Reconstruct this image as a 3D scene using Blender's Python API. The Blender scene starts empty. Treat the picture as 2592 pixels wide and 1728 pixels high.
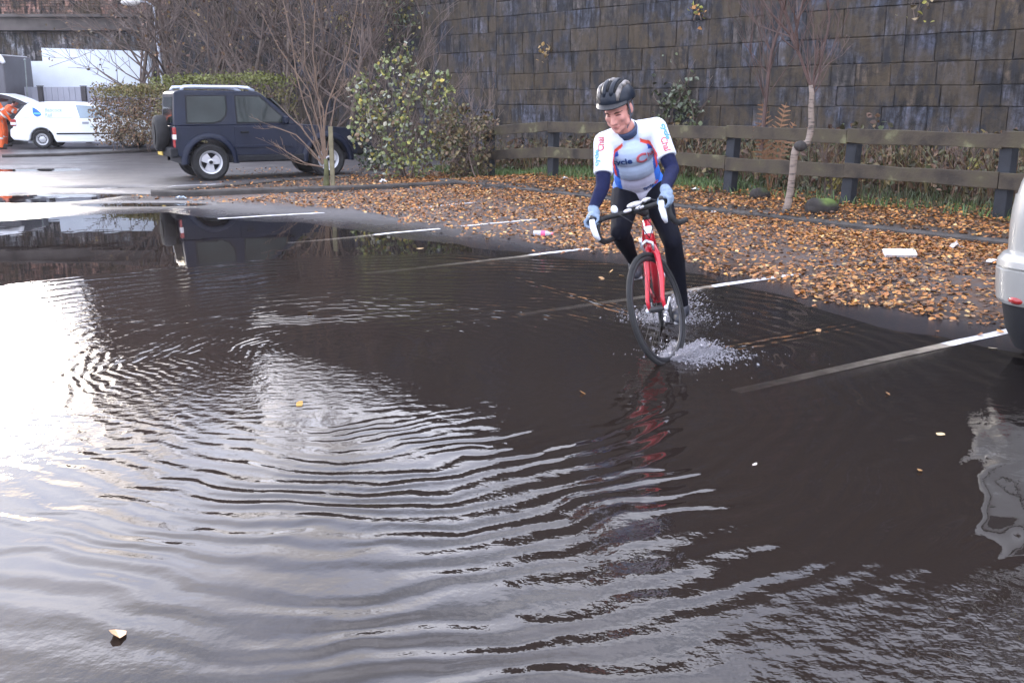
import bpy, math, random
import numpy as np
from mathutils import Vector, Matrix, Euler, Quaternion
from mathutils.bvhtree import BVHTree

R = math.radians
PI = math.pi
SC = bpy.context.scene
COL = SC.collection
rng = np.random.default_rng(11)
random.seed(11)

# ------------------------------------------------------------------ camera
CAM_H = 1.53
PITCH = 13.676
cam = bpy.data.cameras.new('camera')
cam.sensor_width = 36
cam.lens = 34.72
cam.clip_start = 0.05
cam.clip_end = 2000
camo = bpy.data.objects.new('camera', cam)
COL.objects.link(camo)
camo.location = (0, 0, CAM_H)
camo.rotation_euler = (R(90 - PITCH), 0, 0)
SC.camera = camo

# ------------------------------------------------------------------ sky
SUN_AZ = -30.5      # degrees clockwise from +Y
SUN_EL = 12.5
world = bpy.data.worlds.new('World')
SC.world = world
world.use_nodes = True
wn, wl = world.node_tree.nodes, world.node_tree.links
wn.clear()
w_out = wn.new('ShaderNodeOutputWorld')
sky = wn.new('ShaderNodeTexSky')
sky.sky_type = 'NISHITA'
sky.sun_disc = False
sky.sun_elevation = R(SUN_EL)
sky.sun_rotation = R(SUN_AZ)
sky.dust_density = 2.0
bg1 = wn.new('ShaderNodeBackground')
bg1.inputs['Strength'].default_value = 0.10
wl.new(sky.outputs[0], bg1.inputs['Color'])
tc = wn.new('ShaderNodeTexCoord')
mp = wn.new('ShaderNodeMapping')
mp.inputs['Scale'].default_value = (1.0, 1.0, 2.6)
wl.new(tc.outputs['Generated'], mp.inputs['Vector'])
nz = wn.new('ShaderNodeTexNoise')
nz.inputs['Scale'].default_value = 2.4
nz.inputs['Detail'].default_value = 7
nz.inputs['Roughness'].default_value = 0.55
nz.inputs['Distortion'].default_value = 0.5
wl.new(mp.outputs[0], nz.inputs['Vector'])
rmp = wn.new('ShaderNodeValToRGB')
rmp.color_ramp.elements[0].position = 0.33
rmp.color_ramp.elements[0].color = (0.25, 0.25, 0.25, 1)
rmp.color_ramp.elements[1].position = 0.56
rmp.color_ramp.elements[1].color = (1, 1, 1, 1)
wl.new(nz.outputs['Fac'], rmp.inputs[0])
crm = wn.new('ShaderNodeValToRGB')
crm.color_ramp.elements[0].position = 0.30
crm.color_ramp.elements[0].color = (0.42, 0.47, 0.64, 1)
crm.color_ramp.elements[1].position = 0.72
crm.color_ramp.elements[1].color = (0.93, 0.93, 1.03, 1)
nz2 = wn.new('ShaderNodeTexNoise')
nz2.inputs['Scale'].default_value = 3.5
nz2.inputs['Detail'].default_value = 5
wl.new(mp.outputs[0], nz2.inputs['Vector'])
wl.new(nz2.outputs['Fac'], crm.inputs[0])
bg2 = wn.new('ShaderNodeBackground')
wl.new(crm.outputs[0], bg2.inputs['Color'])
# the cloud cover is brightest on the side of the hidden sun
sv = wn.new('ShaderNodeVectorMath'); sv.operation = 'DOT_PRODUCT'
wl.new(tc.outputs['Generated'], sv.inputs[0])
sv.inputs[1].default_value = (math.sin(R(SUN_AZ)) * math.cos(R(SUN_EL)), math.cos(R(SUN_AZ)) * math.cos(R(SUN_EL)), math.sin(R(SUN_EL)))
sp_ = wn.new('ShaderNodeMath'); sp_.operation = 'MAXIMUM'; sp_.inputs[1].default_value = 0
wl.new(sv.outputs['Value'], sp_.inputs[0])
sp2_ = wn.new('ShaderNodeMath'); sp2_.operation = 'POWER'; sp2_.inputs[1].default_value = 14
wl.new(sp_.outputs[0], sp2_.inputs[0])
sp3_ = wn.new('ShaderNodeMath'); sp3_.operation = 'MULTIPLY_ADD'; sp3_.inputs[1].default_value = 0.5; sp3_.inputs[2].default_value = 1.7
wl.new(sp2_.outputs[0], sp3_.inputs[0]); wl.new(sp3_.outputs[0], bg2.inputs['Strength'])
mxw = wn.new('ShaderNodeMixShader')
wl.new(rmp.outputs[0], mxw.inputs[0])
wl.new(bg1.outputs[0], mxw.inputs[1])
wl.new(bg2.outputs[0], mxw.inputs[2])
wl.new(mxw.outputs[0], w_out.inputs['Surface'])

# ------------------------------------------------------------------ sun
sun = bpy.data.lights.new('sun', 'SUN')
sun.energy = 0.8
sun.angle = R(10)
sun.color = (1.0, 0.93, 0.86)
suno = bpy.data.objects.new('sun', sun)
COL.objects.link(suno)
sd = Vector((math.sin(R(SUN_AZ)) * math.cos(R(SUN_EL)), math.cos(R(SUN_AZ)) * math.cos(R(SUN_EL)), math.sin(R(SUN_EL))))
suno.rotation_euler = sd.to_track_quat('Z', 'Y').to_euler()

SC.view_settings.view_transform = 'Standard'
SC.view_settings.look = 'None'
SC.view_settings.gamma = 1.0
SC.view_settings.exposure = 1.75
SC.render.engine = 'CYCLES'
SC.cycles.max_bounces = 8
SC.cycles.transparent_max_bounces = 16
SC.cycles.use_denoising = True
SC.cycles.sample_clamp_indirect = 8

# ------------------------------------------------------------------ survey: picture point -> place on a level plane
_S = 2592 / 2352
_f = 2500.0
_c, _s = math.cos(R(PITCH)), math.sin(R(PITCH))
def ray(x, y):
    x = x * _S - 1296; y = y * _S - 864
    return Vector((x, _f * _c - y * _s, -_f * _s - y * _c))
def G(x, y, z=0.0):
    d = ray(x, y)
    return Vector((0, 0, CAM_H)) + d * ((z - CAM_H) / d.z)
def D(x, y, Y):
    d = ray(x, y)
    return Vector((0, 0, CAM_H)) + d * (Y / d.y)

# ------------------------------------------------------------------ helpers
def tag(o, label=None, cat=None, group=None, kind=None):
    if label: o['label'] = label
    if cat: o['category'] = cat
    if group: o['group'] = group
    if kind: o['kind'] = kind
    return o
def empty(name, loc=(0, 0, 0), rz=0.0):
    o = bpy.data.objects.new(name, None)
    o.empty_display_size = 0.2
    COL.objects.link(o)
    o.location = loc
    o.rotation_euler = (0, 0, rz)
    return o
def copy_tree(o, parent=None):
    c = o.copy(); COL.objects.link(c)
    if parent is not None: c.parent = parent
    for ch in list(o.children): copy_tree(ch, c)
    return c

class MB:
    """collects geometry, then builds ONE mesh object"""
    def __init__(s):
        s.v = []; s.f = []; s.m = []; s.c = []; s.n = 0; s.col = False
    def add(s, verts, faces, m=0, col=None):
        b = s.n
        verts = [tuple(p) for p in verts]
        s.v += verts; s.n += len(verts)
        s.f += [tuple(b + i for i in f) for f in faces]
        s.m += [m] * len(faces)
        if col is not None:
            s.col = True
            s.c += [tuple(col)] * len(verts)
        else:
            s.c += [(1, 1, 1)] * len(verts)
        return s
    def box(s, c, size, rot=None, m=0, col=None):
        hx, hy, hz = size[0] / 2, size[1] / 2, size[2] / 2
        M = rot if rot is not None else Matrix.Identity(3)
        P = [Vector(c) + M @ Vector((x * hx, y * hy, z * hz)) for x in (-1, 1) for y in (-1, 1) for z in (-1, 1)]
        return s.add(P, [(0, 1, 3, 2), (4, 6, 7, 5), (0, 4, 5, 1), (2, 3, 7, 6), (0, 2, 6, 4), (1, 5, 7, 3)], m, col)
    def tube(s, pts, rad, n=8, m=0, cap=True, col=None, flat=1.0):
        pts = [Vector(p) for p in pts]
        if not hasattr(rad, '__len__'): rad = [rad] * len(pts)
        up = None; V = []
        for i, p in enumerate(pts):
            t = (pts[min(i + 1, len(pts) - 1)] - pts[max(i - 1, 0)])
            if t.length < 1e-9: t = Vector((0, 0, 1))
            t.normalize()
            if up is None:
                a = Vector((0, 0, 1)) if abs(t.z) < 0.9 else Vector((1, 0, 0))
                up = t.cross(a).normalized()
            else:
                up = (up - t * up.dot(t))
                if up.length < 1e-6: up = t.orthogonal()
                up.normalize()
            w = t.cross(up)
            for k in range(n):
                a = 2 * PI * k / n
                V.append(p + (up * math.cos(a) + w * math.sin(a) * flat) * rad[i])
        F = []
        for i in range(len(pts) - 1):
            for k in range(n):
                F.append((i * n + k, i * n + (k + 1) % n, (i + 1) * n + (k + 1) % n, (i + 1) * n + k))
        if cap:
            F.append(tuple(range(n - 1, -1, -1)))
            F.append(tuple((len(pts) - 1) * n + k for k in range(n)))
        return s.add(V, F, m, col)
    def ell(s, c, r, rot=None, seg=12, rings=8, m=0, col=None):
        M = rot if rot is not None else Matrix.Identity(3)
        if not hasattr(r, '__len__'): r = (r, r, r)
        V = [Vector(c) + M @ Vector((0, 0, r[2]))]
        for i in range(1, rings):
            th = PI * i / rings
            for k in range(seg):
                a = 2 * PI * k / seg
                V.append(Vector(c) + M @ Vector((r[0] * math.sin(th) * math.cos(a), r[1] * math.sin(th) * math.sin(a), r[2] * math.cos(th))))
        V.append(Vector(c) + M @ Vector((0, 0, -r[2])))
        F = [(0, 1 + k, 1 + (k + 1) % seg) for k in range(seg)]
        for i in range(rings - 2):
            for k in range(seg):
                a = 1 + i * seg + k; b = 1 + i * seg + (k + 1) % seg
                F.append((a, a + seg, b + seg, b))
        l = len(V) - 1; b = 1 + (rings - 2) * seg
        F += [(l, b + (k + 1) % seg, b + k) for k in range(seg)]
        return s.add(V, F, m, col)
    def lathe(s, prof, M, n=32, m=0, close=False, col=None):
        """prof: (radius, axial) pairs, turned about M's z axis (M is a 4x4)"""
        V = []; F = []
        for (r, a) in prof:
            for k in range(n):
                t = 2 * PI * k / n
                V.append(M @ Vector((r * math.cos(t), r * math.sin(t), a)))
        L = len(prof)
        for i in range(L if close else L - 1):
            j = (i + 1) % L
            for k in range(n):
                F.append((i * n + k, i * n + (k + 1) % n, j * n + (k + 1) % n, j * n + k))
        return s.add(V, F, m, col)
    def prism(s, outline, fa, fb, m=0, col=None):
        """outline: 2-D points; fa, fb map a point to the two end faces"""
        n = len(outline)
        V = [fa(*p) for p in outline] + [fb(*p) for p in outline]
        F = [tuple(range(n - 1, -1, -1)), tuple(range(n, 2 * n))]
        F += [(i, (i + 1) % n, n + (i + 1) % n, n + i) for i in range(n)]
        return s.add(V, F, m, col)
    def build(s, name, mats, parent=None, smooth=False, recalc=False, auto=None):
        me = bpy.data.meshes.new(name)
        me.from_pydata(s.v, [], s.f)
        if not isinstance(mats, (list, tuple)): mats = [mats]
        for m in mats: me.materials.append(m)
        if len(mats) > 1:
            me.polygons.foreach_set('material_index', s.m)
        if smooth:
            me.polygons.foreach_set('use_smooth', [True] * len(me.polygons))
        if s.col:
            at = me.color_attributes.new('Col', 'FLOAT_COLOR', 'POINT')
            a = np.ones((len(s.v), 4), 'f'); a[:, :3] = np.array(s.c)
            at.data.foreach_set('color', a.ravel())
        if recalc:
            import bmesh
            bm = bmesh.new(); bm.from_mesh(me)
            bmesh.ops.recalc_face_normals(bm, faces=bm.faces)
            bm.to_mesh(me); bm.free()
        if auto is not None:
            me.polygons.foreach_set('use_smooth', [True] * len(me.polygons))
            me.set_sharp_from_angle(angle=R(auto))
        me.update()
        o = bpy.data.objects.new(name, me)
        COL.objects.link(o)
        if parent is not None: o.parent = parent
        return o
def bevel(o, w, seg=2, ang=35):
    b = o.modifiers.new('bevel', 'BEVEL'); b.width = w; b.segments = seg
    b.limit_method = 'ANGLE'; b.angle_limit = R(ang)
    try: b.harden_normals = False
    except Exception: pass
    return o
def mesh_np(name, V, F, mats, parent=None, col=None, smooth=False):
    """V (n,3), F (k,4) or (k,3) arrays"""
    me = bpy.data.meshes.new(name)
    V = np.asarray(V, 'f'); F = np.asarray(F, 'i')
    k = F.shape[1]
    me.vertices.add(len(V)); me.vertices.foreach_set('co', V.ravel())
    me.loops.add(F.size); me.loops.foreach_set('vertex_index', F.ravel())
    me.polygons.add(len(F))
    me.polygons.foreach_set('loop_start', np.arange(0, F.size, k, dtype='i'))
    me.update(calc_edges=True)
    if not isinstance(mats, (list, tuple)): mats = [mats]
    for m in mats: me.materials.append(m)
    me.polygons.foreach_set('use_smooth', [bool(smooth)] * len(F))
    if col is not None:
        at = me.color_attributes.new('Col', 'FLOAT_COLOR', 'POINT')
        a = np.ones((len(V), 4), 'f'); a[:, :3] = col
        at.data.foreach_set('color', a.ravel())
    me.validate()
    o = bpy.data.objects.new(name, me)
    COL.objects.link(o)
    if parent is not None: o.parent = parent
    return o

# ------------------------------------------------------------------ materials
def new_mat(name):
    m = bpy.data.materials.new(name); m.use_nodes = True
    nt = m.node_tree
    return m, nt.nodes, nt.links, nt.nodes['Principled BSDF']
def mat(name, col, rough=0.6, metal=0.0, var=0.25, scale=8.0, bump=0.0, bscale=40.0, spec=0.5, coat=0.0, attr=False, coords='Object', trans=0.0, sss=0.0, rvar=0.0, detail=6):
    """noise-varied principled material; attr=True multiplies in the mesh's own Col attribute"""
    m, n, l, p = new_mat(name)
    tcn = n.new('ShaderNodeTexCoord')
    nzn = n.new('ShaderNodeTexNoise'); nzn.inputs['Scale'].default_value = scale; nzn.inputs['Detail'].default_value = detail
    l.new(tcn.outputs[coords], nzn.inputs['Vector'])
    rp = n.new('ShaderNodeMapRange')
    rp.inputs['From Min'].default_value = 0.28; rp.inputs['From Max'].default_value = 0.72
    rp.inputs['To Min'].default_value = 1 - var; rp.inputs['To Max'].default_value = 1 + var
    l.new(nzn.outputs['Fac'], rp.inputs['Value'])
    mu = n.new('ShaderNodeMix'); mu.data_type = 'RGBA'; mu.blend_type = 'MULTIPLY'; mu.inputs[0].default_value = 1
    if attr:
        at = n.new('ShaderNodeAttribute'); at.attribute_name = 'Col'
        l.new(at.outputs['Color'], mu.inputs[6])
    else:
        mu.inputs[6].default_value = (*col, 1)
    l.new(rp.outputs[0], mu.inputs[7])
    l.new(mu.outputs[2], p.inputs['Base Color'])
    p.inputs['Roughness'].default_value = rough
    p.inputs['Metallic'].default_value = metal
    p.inputs['Specular IOR Level'].default_value = spec
    p.inputs['Coat Weight'].default_value = coat
    p.inputs['Coat Roughness'].default_value = 0.05
    p.inputs['Transmission Weight'].default_value = trans
    if sss: 
        p.inputs['Subsurface Weight'].default_value = sss
        p.inputs['Subsurface Radius'].default_value = (0.02, 0.008, 0.004)
    if rvar:
        rr = n.new('ShaderNodeMapRange')
        rr.inputs['From Min'].default_value = 0.3; rr.inputs['From Max'].default_value = 0.7
        rr.inputs['To Min'].default_value = max(0.02, rough - rvar); rr.inputs['To Max'].default_value = rough + rvar
        l.new(nzn.outputs['Fac'], rr.inputs['Value']); l.new(rr.outputs[0], p.inputs['Roughness'])
    if bump:
        nb = n.new('ShaderNodeTexNoise'); nb.inputs['Scale'].default_value = bscale; nb.inputs['Detail'].default_value = 5
        l.new(tcn.outputs[coords], nb.inputs['Vector'])
        bp = n.new('ShaderNodeBump'); bp.inputs['Strength'].default_value = bump; bp.inputs['Distance'].default_value = 0.01
        l.new(nb.outputs['Fac'], bp.inputs['Height']); l.new(bp.outputs[0], p.inputs['Normal'])
    return m
# ================================================================== GROUND, PUDDLE, KERBS, MARKINGS
def seg_dist(P, A, B):
    P = P[:, None, :]; A = A[None]; B = B[None]
    d = B - A; t = np.clip(((P - A) * d).sum(-1) / ((d * d).sum(-1) + 1e-12), 0, 1)
    return np.sqrt((((A + d * t[..., None]) - P) ** 2).sum(-1)).min(1)
def inside(P, poly):
    x, y = P[:, 0], P[:, 1]; r = np.zeros(len(P), bool); n = len(poly)
    for i in range(n):
        x0, y0 = poly[i]; x1, y1 = poly[(i + 1) % n]
        if y0 == y1: continue
        c = ((y0 > y) != (y1 > y)) & (x < (x1 - x0) * (y - y0) / (y1 - y0) + x0)
        r ^= c
    return r
def sdist(P, poly):
    A = np.array(poly); B = np.roll(A, -1, 0)
    out = np.empty(len(P))
    for i in range(0, len(P), 20000):
        q = P[i:i + 20000]
        out[i:i + 20000] = np.where(inside(q, poly), -1, 1) * seg_dist(q, A, B)
    return out
_ph = rng.uniform(0, 6.28, (40, 2)); _kd = rng.uniform(0, 6.28, 40)
def fnoise(x, y, f0=0.5, oct=4):
    r = 0; a = 1.0; tot = 0
    for o in range(oct):
        for j in range(5):
            th = _kd[o * 5 + j]; k = f0 * 2 ** o * (0.8 + 0.1 * j) * 2 * PI
            r = r + a * np.sin(k * (x * math.cos(th) + y * math.sin(th)) + _ph[o * 5 + j, 0] + 1.3 * np.sin(0.6 * k * (y * math.cos(th) - x * math.sin(th)) + _ph[o * 5 + j, 1]))
        tot += a * 5 ** 0.5; a *= 0.55
    return r / tot
SHORE_PX = [(0, 507), (120, 498), (250, 491), (390, 488), (450, 497), (520, 502), (640, 510), (760, 521), (880, 537), (1000, 556),
            (1120, 572), (1240, 586), (1340, 595), (1450, 608), (1580, 627), (1700, 662), (1830, 700), (1950, 726), (2060, 752), (2160, 774), (2260, 802), (2400, 832)]
SHORE = [(-16, 9), (-9.5, 12.3)] + [tuple(G(x, y)[:2]) for x, y in SHORE_PX] + [(4.2, 5.2), (8, 4.4), (8, -3.5), (-16, -3.5)]
PUDDLES = [(G(60, 457), 1.5, 0.9), (G(190, 448), 1.6, 0.5), (G(60, 391), 2.3, 0.9), (G(330, 470), 1.0, 0.35), (G(230, 433), 1.3, 0.35)]
# kerb of the planted bed on the right, and of the tree island on the left
KU = Vector((0.6126, -0.7904, 0)).normalized(); KN = Vector((-KU.y, KU.x, 0))   # along, and away from the car park
K0 = Vector((2.42, 13.98, 0))
def kp(t, n=0.0, z=0.0): return K0 + KU * t + KN * n + Vector((0, 0, z))
def kcoord(x, y):
    return (x - K0.x) * KU.x + (y - K0.y) * KU.y, (x - K0.x) * KN.x + (y - K0.y) * KN.y
ISL = [tuple(G(*p)[:2]) for p in ((345, 449), (400, 451), (560, 446), (760, 440), (1050, 428), (1150, 420), (1100, 395), (800, 412), (640, 420), (480, 434), (380, 442))]
def smooth(t): t = np.clip(t, 0, 1); return t * t * (3 - 2 * t)
def gz(x, y):
    x = np.atleast_1d(np.asarray(x, float)); y = np.atleast_1d(np.asarray(y, float))
    P = np.stack([x, y], 1)
    d = sdist(P, SHORE) + 0.18 * fnoise(x, y, 0.35, 3)
    z = np.where(d > 0, 0.045 * (1 - np.exp(-d / 2.2)), -0.075 * (1 - np.exp(d / 2.4)))
    z = z + 0.004 * fnoise(x, y, 0.22, 2) * np.clip(d, 0, 1)
    for c, rx, ry in PUDDLES:
        q = ((x - c.x) / rx) ** 2 + ((y - c.y) / ry) ** 2
        q = q + 0.35 * fnoise(x, y, 0.3, 3)
        z = z - 0.062 * np.clip(1.25 - q, 0, 1)
    k, n = kcoord(x, y)
    bed = smooth(n / 0.06 - 1.0) * smooth((k + 6.5) / 1.5) * (n < 40)
    z = z + bed * (0.09 + 0.05 * smooth((n - 0.3) / 1.5) + 0.25 * smooth((n - 1.8) / 3.0) + 0.02 * fnoise(x, y, 0.5, 3))
    near = smooth((d - 0.2) / 0.4)
    z = np.where(bed > 0, z, z)
    return z
def gz1(x, y): return float(gz([x], [y])[0])

def axis(a, b, step, far, grow=1.35):
    c = list(np.arange(a, b + 1e-6, step)); s = step
    lo, hi = [], []
    p = a
    while p > -far: s *= grow; p -= s; lo.append(p)
    s = step; p = b
    while p < far: s *= grow; p += s; hi.append(p)
    return np.array(lo[::-1] + c + hi)
gx = axis(-17, 8.5, 0.085, 600); gy = axis(-1.5, 24, 0.085, 600)
X, Y = np.meshgrid(gx, gy, indexing='ij')
Z = gz(X.ravel(), Y.ravel())
V = np.stack([X.ravel(), Y.ravel(), Z], 1)
ny = len(gy)
ii, jj = np.meshgrid(np.arange(len(gx) - 1), np.arange(ny - 1), indexing='ij')
a = (ii * ny + jj).ravel()
F = np.stack([a, a + ny, a + ny + 1, a + 1], 1)
dsh = sdist(V[:, :2], SHORE)
# asphalt: dark, wet by the water (an attribute holds how wet each spot is)
m, n, l, p = new_mat('asphalt')
at = n.new('ShaderNodeAttribute'); at.attribute_name = 'Col'
sp = n.new('ShaderNodeSeparateColor'); l.new(at.outputs['Color'], sp.inputs[0])
tcn = n.new('ShaderNodeTexCoord')
n1 = n.new('ShaderNodeTexNoise'); n1.inputs['Scale'].default_value = 1.1; n1.inputs['Detail'].default_value = 8; n1.inputs['Roughness'].default_value = 0.65
n2 = n.new('ShaderNodeTexNoise'); n2.inputs['Scale'].default_value = 110; n2.inputs['Detail'].default_value = 3
l.new(tcn.outputs['Object'], n1.inputs[0]); l.new(tcn.outputs['Object'], n2.inputs[0])
r1 = n.new('ShaderNodeValToRGB')
r1.color_ramp.elements[0].position = .32; r1.color_ramp.elements[0].color = (.040, .037, .039, 1)
r1.color_ramp.elements[1].position = .72; r1.color_ramp.elements[1].color = (.090, .082, .083, 1)
l.new(n1.outputs['Fac'], r1.inputs[0])
r2 = n.new('ShaderNodeMapRange'); r2.inputs[1].default_value = .3; r2.inputs[2].default_value = .7; r2.inputs[3].default_value = .55; r2.inputs[4].default_value = 1.45
l.new(n2.outputs['Fac'], r2.inputs[0])
mu = n.new('ShaderNodeMix'); mu.data_type = 'RGBA'; mu.blend_type = 'MULTIPLY'; mu.inputs[0].default_value = 1
l.new(r1.outputs[0], mu.inputs[6]); l.new(r2.outputs[0], mu.inputs[7])
wet = n.new('ShaderNodeMix'); wet.data_type = 'RGBA'; wet.blend_type = 'MULTIPLY'
l.new(sp.outputs[0], wet.inputs[0]); l.new(mu.outputs[2], wet.inputs[6]); wet.inputs[7].default_value = (.30, .31, .37, 1)
soil = n.new('ShaderNodeMix'); soil.data_type = 'RGBA'
l.new(sp.outputs[1], soil.inputs[0]); l.new(wet.outputs[2], soil.inputs[6]); soil.inputs[7].default_value = (.038, .024, .015, 1)
tan = n.new('ShaderNodeMix'); tan.data_type = 'RGBA'
tanf = n.new('ShaderNodeMath'); tanf.operation = 'MULTIPLY'; tanf.use_clamp = True
l.new(sp.outputs[2], tanf.inputs[0]); 
tn3 = n.new('ShaderNodeTexNoise'); tn3.inputs['Scale'].default_value = 7; tn3.inputs['Detail'].default_value = 8; l.new(tcn.outputs['Object'], tn3.inputs[0])
tm3 = n.new('ShaderNodeMapRange'); tm3.inputs[1].default_value = .38; tm3.inputs[2].default_value = .62; tm3.inputs[3].default_value = .1; tm3.inputs[4].default_value = 1.0; l.new(tn3.outputs['Fac'], tm3.inputs[0]); l.new(tm3.outputs[0], tanf.inputs[1])
l.new(tanf.outputs[0], tan.inputs[0]); l.new(soil.outputs[2], tan.inputs[6]); tan.inputs[7].default_value = (.085, .045, .026, 1)
l.new(tan.outputs[2], p.inputs['Base Color'])
rw = n.new('ShaderNodeMapRange'); rw.inputs[3].default_value = .62; rw.inputs[4].default_value = .06
wn1 = n.new('ShaderNodeMath'); wn1.operation = 'MULTIPLY_ADD'; wn1.inputs[1].default_value = .9; wn1.inputs[2].default_value = -.45
l.new(n1.outputs['Fac'], wn1.inputs[0])
wn2 = n.new('ShaderNodeMath'); wn2.operation = 'ADD'; wn2.use_clamp = True
l.new(sp.outputs[0], wn2.inputs[0]); l.new(wn1.outputs[0], wn2.inputs[1])
l.new(wn2.outputs[0], rw.inputs[0]); l.new(rw.outputs[0], p.inputs['Roughness'])
bp = n.new('ShaderNodeBump'); bp.inputs['Strength'].default_value = .35; bp.inputs['Distance'].default_value = .004
l.new(n2.outputs['Fac'], bp.inputs['Height']); l.new(bp.outputs[0], p.inputs['Normal'])
M_ASPH = m
k_, n_ = kcoord(V[:, 0], V[:, 1])
wetv = np.clip(1.0 - dsh / 1.5, 0, 1) ** 1.2
leftwet = smooth((-3.5 - V[:, 0]) / 2.5) * smooth((19.5 - V[:, 1]) / 4) * 0.55
leftwet = np.maximum(leftwet, 0.4 * smooth((-6 - V[:, 0]) / 3))
wetv = np.maximum(wetv, leftwet)
soilv = smooth(n_ / 0.06 - 1.0) * smooth((k_ + 6.5) / 1.5)
isl = inside(V[:, :2], ISL)
soilv = np.maximum(soilv, isl * 1.0)
EDGE_PX = ((300, 455), (400, 462), (620, 478), (850, 492), (1000, 527), (1120, 548), (1230, 566), (1340, 578), (1450, 592), (1580, 606), (1700, 642), (1830, 684), (1950, 705), (2060, 722), (2180, 742), (2330, 760))
litp = [tuple(G(x, y)[:2]) for x, y in EDGE_PX] + [tuple(kp(14, 0)[:2]), tuple(kp(-6.5, 0)[:2])]
litv = smooth(-sdist(V[:, :2], litp) / .5 + .2 * fnoise(V[:, 0], V[:, 1], .5, 3)) * (1 - soilv)      # trodden leaf mould on the asphalt
colr = np.stack([wetv * (1 - soilv), soilv, litv], 1)
ground = mesh_np('ground', V, F, M_ASPH, col=colr, smooth=True)
tag(ground, kind='structure')

# ---- water: a level sheet wherever the asphalt lies below the water line
wx = np.arange(-16.5, 8.3, 0.1); wy = np.arange(-1.4, 24, 0.1)
X, Y = np.meshgrid(wx, wy, indexing='ij')
zb = gz(X.ravel(), Y.ravel())
ny = len(wy)
ii, jj = np.meshgrid(np.arange(len(wx) - 1), np.arange(ny - 1), indexing='ij')
a = (ii * ny + jj).ravel()
F = np.stack([a, a + ny, a + ny + 1, a + 1], 1)
kk_, nn_ = kcoord(X.ravel(), Y.ravel())
F = F[(zb[F].min(1) < 0.004) & (nn_[F].max(1) < 0)]
used = np.unique(F); remap = -np.ones(len(zb), int); remap[used] = np.arange(len(used))
Vw = np.stack([X.ravel(), Y.ravel(), np.zeros(len(zb))], 1)[used]
dep = np.clip(-zb[used], 0, 1)
m = bpy.data.materials.new('puddle_water'); m.use_nodes = True
n, l = m.node_tree.nodes, m.node_tree.links
n.clear()
out = n.new('ShaderNodeOutputMaterial')
geo = n.new('ShaderNodeNewGeometry')
def math_(op, a=None, b=None, c=None, clamp=False):
    x = n.new('ShaderNodeMath'); x.operation = op; x.use_clamp = clamp
    for i, q in enumerate((a, b, c)):
        if q is None: continue
        if isinstance(q, (int, float)): x.inputs[i].default_value = q
        else: l.new(q, x.inputs[i])
    return x.outputs[0]
sx = n.new('ShaderNodeSeparateXYZ'); l.new(geo.outputs['Position'], sx.inputs[0])
def noise_(scale, detail=2, sy=1.0):
    q = n.new('ShaderNodeTexNoise'); q.inputs['Scale'].default_value = scale; q.inputs['Detail'].default_value = detail
    l.new(geo.outputs['Position'], q.inputs['Vector'])
    return q.outputs['Fac']
def maprange(v, a, b, c, d):
    q = n.new('ShaderNodeMapRange'); q.interpolation_type = 'SMOOTHSTEP'
    l.new(v, q.inputs[0])
    for i, t in enumerate((a, b, c, d)): q.inputs[i + 1].default_value = t
    return q.outputs[0]
def rings(cx, cy, lam0, lam1, r1, warp, wscale):
    """radius from a centre -> a ring wave whose length goes from lam0 to lam1 at r1"""
    dx = math_('SUBTRACT', sx.outputs[0], cx); dy = math_('SUBTRACT', sx.outputs[1], cy)
    r = math_('SQRT', math_('ADD', math_('MULTIPLY', dx, dx), math_('MULTIPLY', dy, dy)))
    wz = math_('MULTIPLY', math_('SUBTRACT', noise_(wscale, 3), 0.5), warp)
    r2 = math_('ADD', r, wz)
    # phase = 2 pi * integral dr / lam(r), lam linear in r
    b = (lam1 - lam0) / r1
    ph = math_('MULTIPLY', math_('LOGARITHM', math_('MULTIPLY_ADD', r2, b / lam0, 1.0), math.e), 2 * PI / b)
    return math_('SINE', ph), r
CX, CY = -0.75, 5.6
s1, r1_ = rings(CX, CY, 0.085, 0.20, 4.0, 0.75, 0.8)
s2, _r = rings(CX - 0.45, CY + 0.5, 0.055, 0.11, 3.0, 0.5, 1.6)
s3, r3_ = rings(1.0, 6.1, 0.10, 0.20, 4.0, 0.4, 1.2)
front = maprange(r1_, 4.55, 4.25, 0, 1)
inner = maprange(r1_, 0.8, 3.2, 1, 0)
amp = math_('MULTIPLY', maprange(noise_(0.7, 2), .32, .60, .45, 1.0), front)
h1 = math_('MULTIPLY', math_('MULTIPLY', s1, amp), math_('MULTIPLY', maprange(r1_, 0.7, 2.0, 0.04, 1.0), math_('MULTIPLY', maprange(sx.outputs[0], -1.7, -0.3, 0.4, 1.0), maprange(sx.outputs[1], 4.6, 3.4, 0.0019, 0.0025))))
h2 = math_('MULTIPLY', math_('MULTIPLY', s2, maprange(noise_(1.1, 2), .4, .6, .15, 1.0)), math_('MULTIPLY', math_('MULTIPLY', maprange(r1_, 0.5, 1.5, 0.03, 1.0), math_('MULTIPLY', inner, front)), 0.0009))
h3 = math_('MULTIPLY', math_('MULTIPLY', s3, maprange(r3_, 0.2, 4.2, 1, 0)), 0.00030)
ch = math_('MULTIPLY', math_('SUBTRACT', noise_(17, 3), 0.5), math_('MULTIPLY', maprange(noise_(0.5, 2), .38, .62, .1, 1), math_('MULTIPLY', front, 0.0028)))
chop_r = math_('SQRT', math_('ADD', math_('POWER', math_('SUBTRACT', sx.outputs[0], 1.25), 2.0), math_('POWER', math_('SUBTRACT', sx.outputs[1], 2.40), 2.0)))
ch2 = math_('MULTIPLY', math_('SUBTRACT', noise_(13, 4), 0.5), math_('MULTIPLY', maprange(chop_r, 0.15, 0.95, 1, 0), 0.016))
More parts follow.
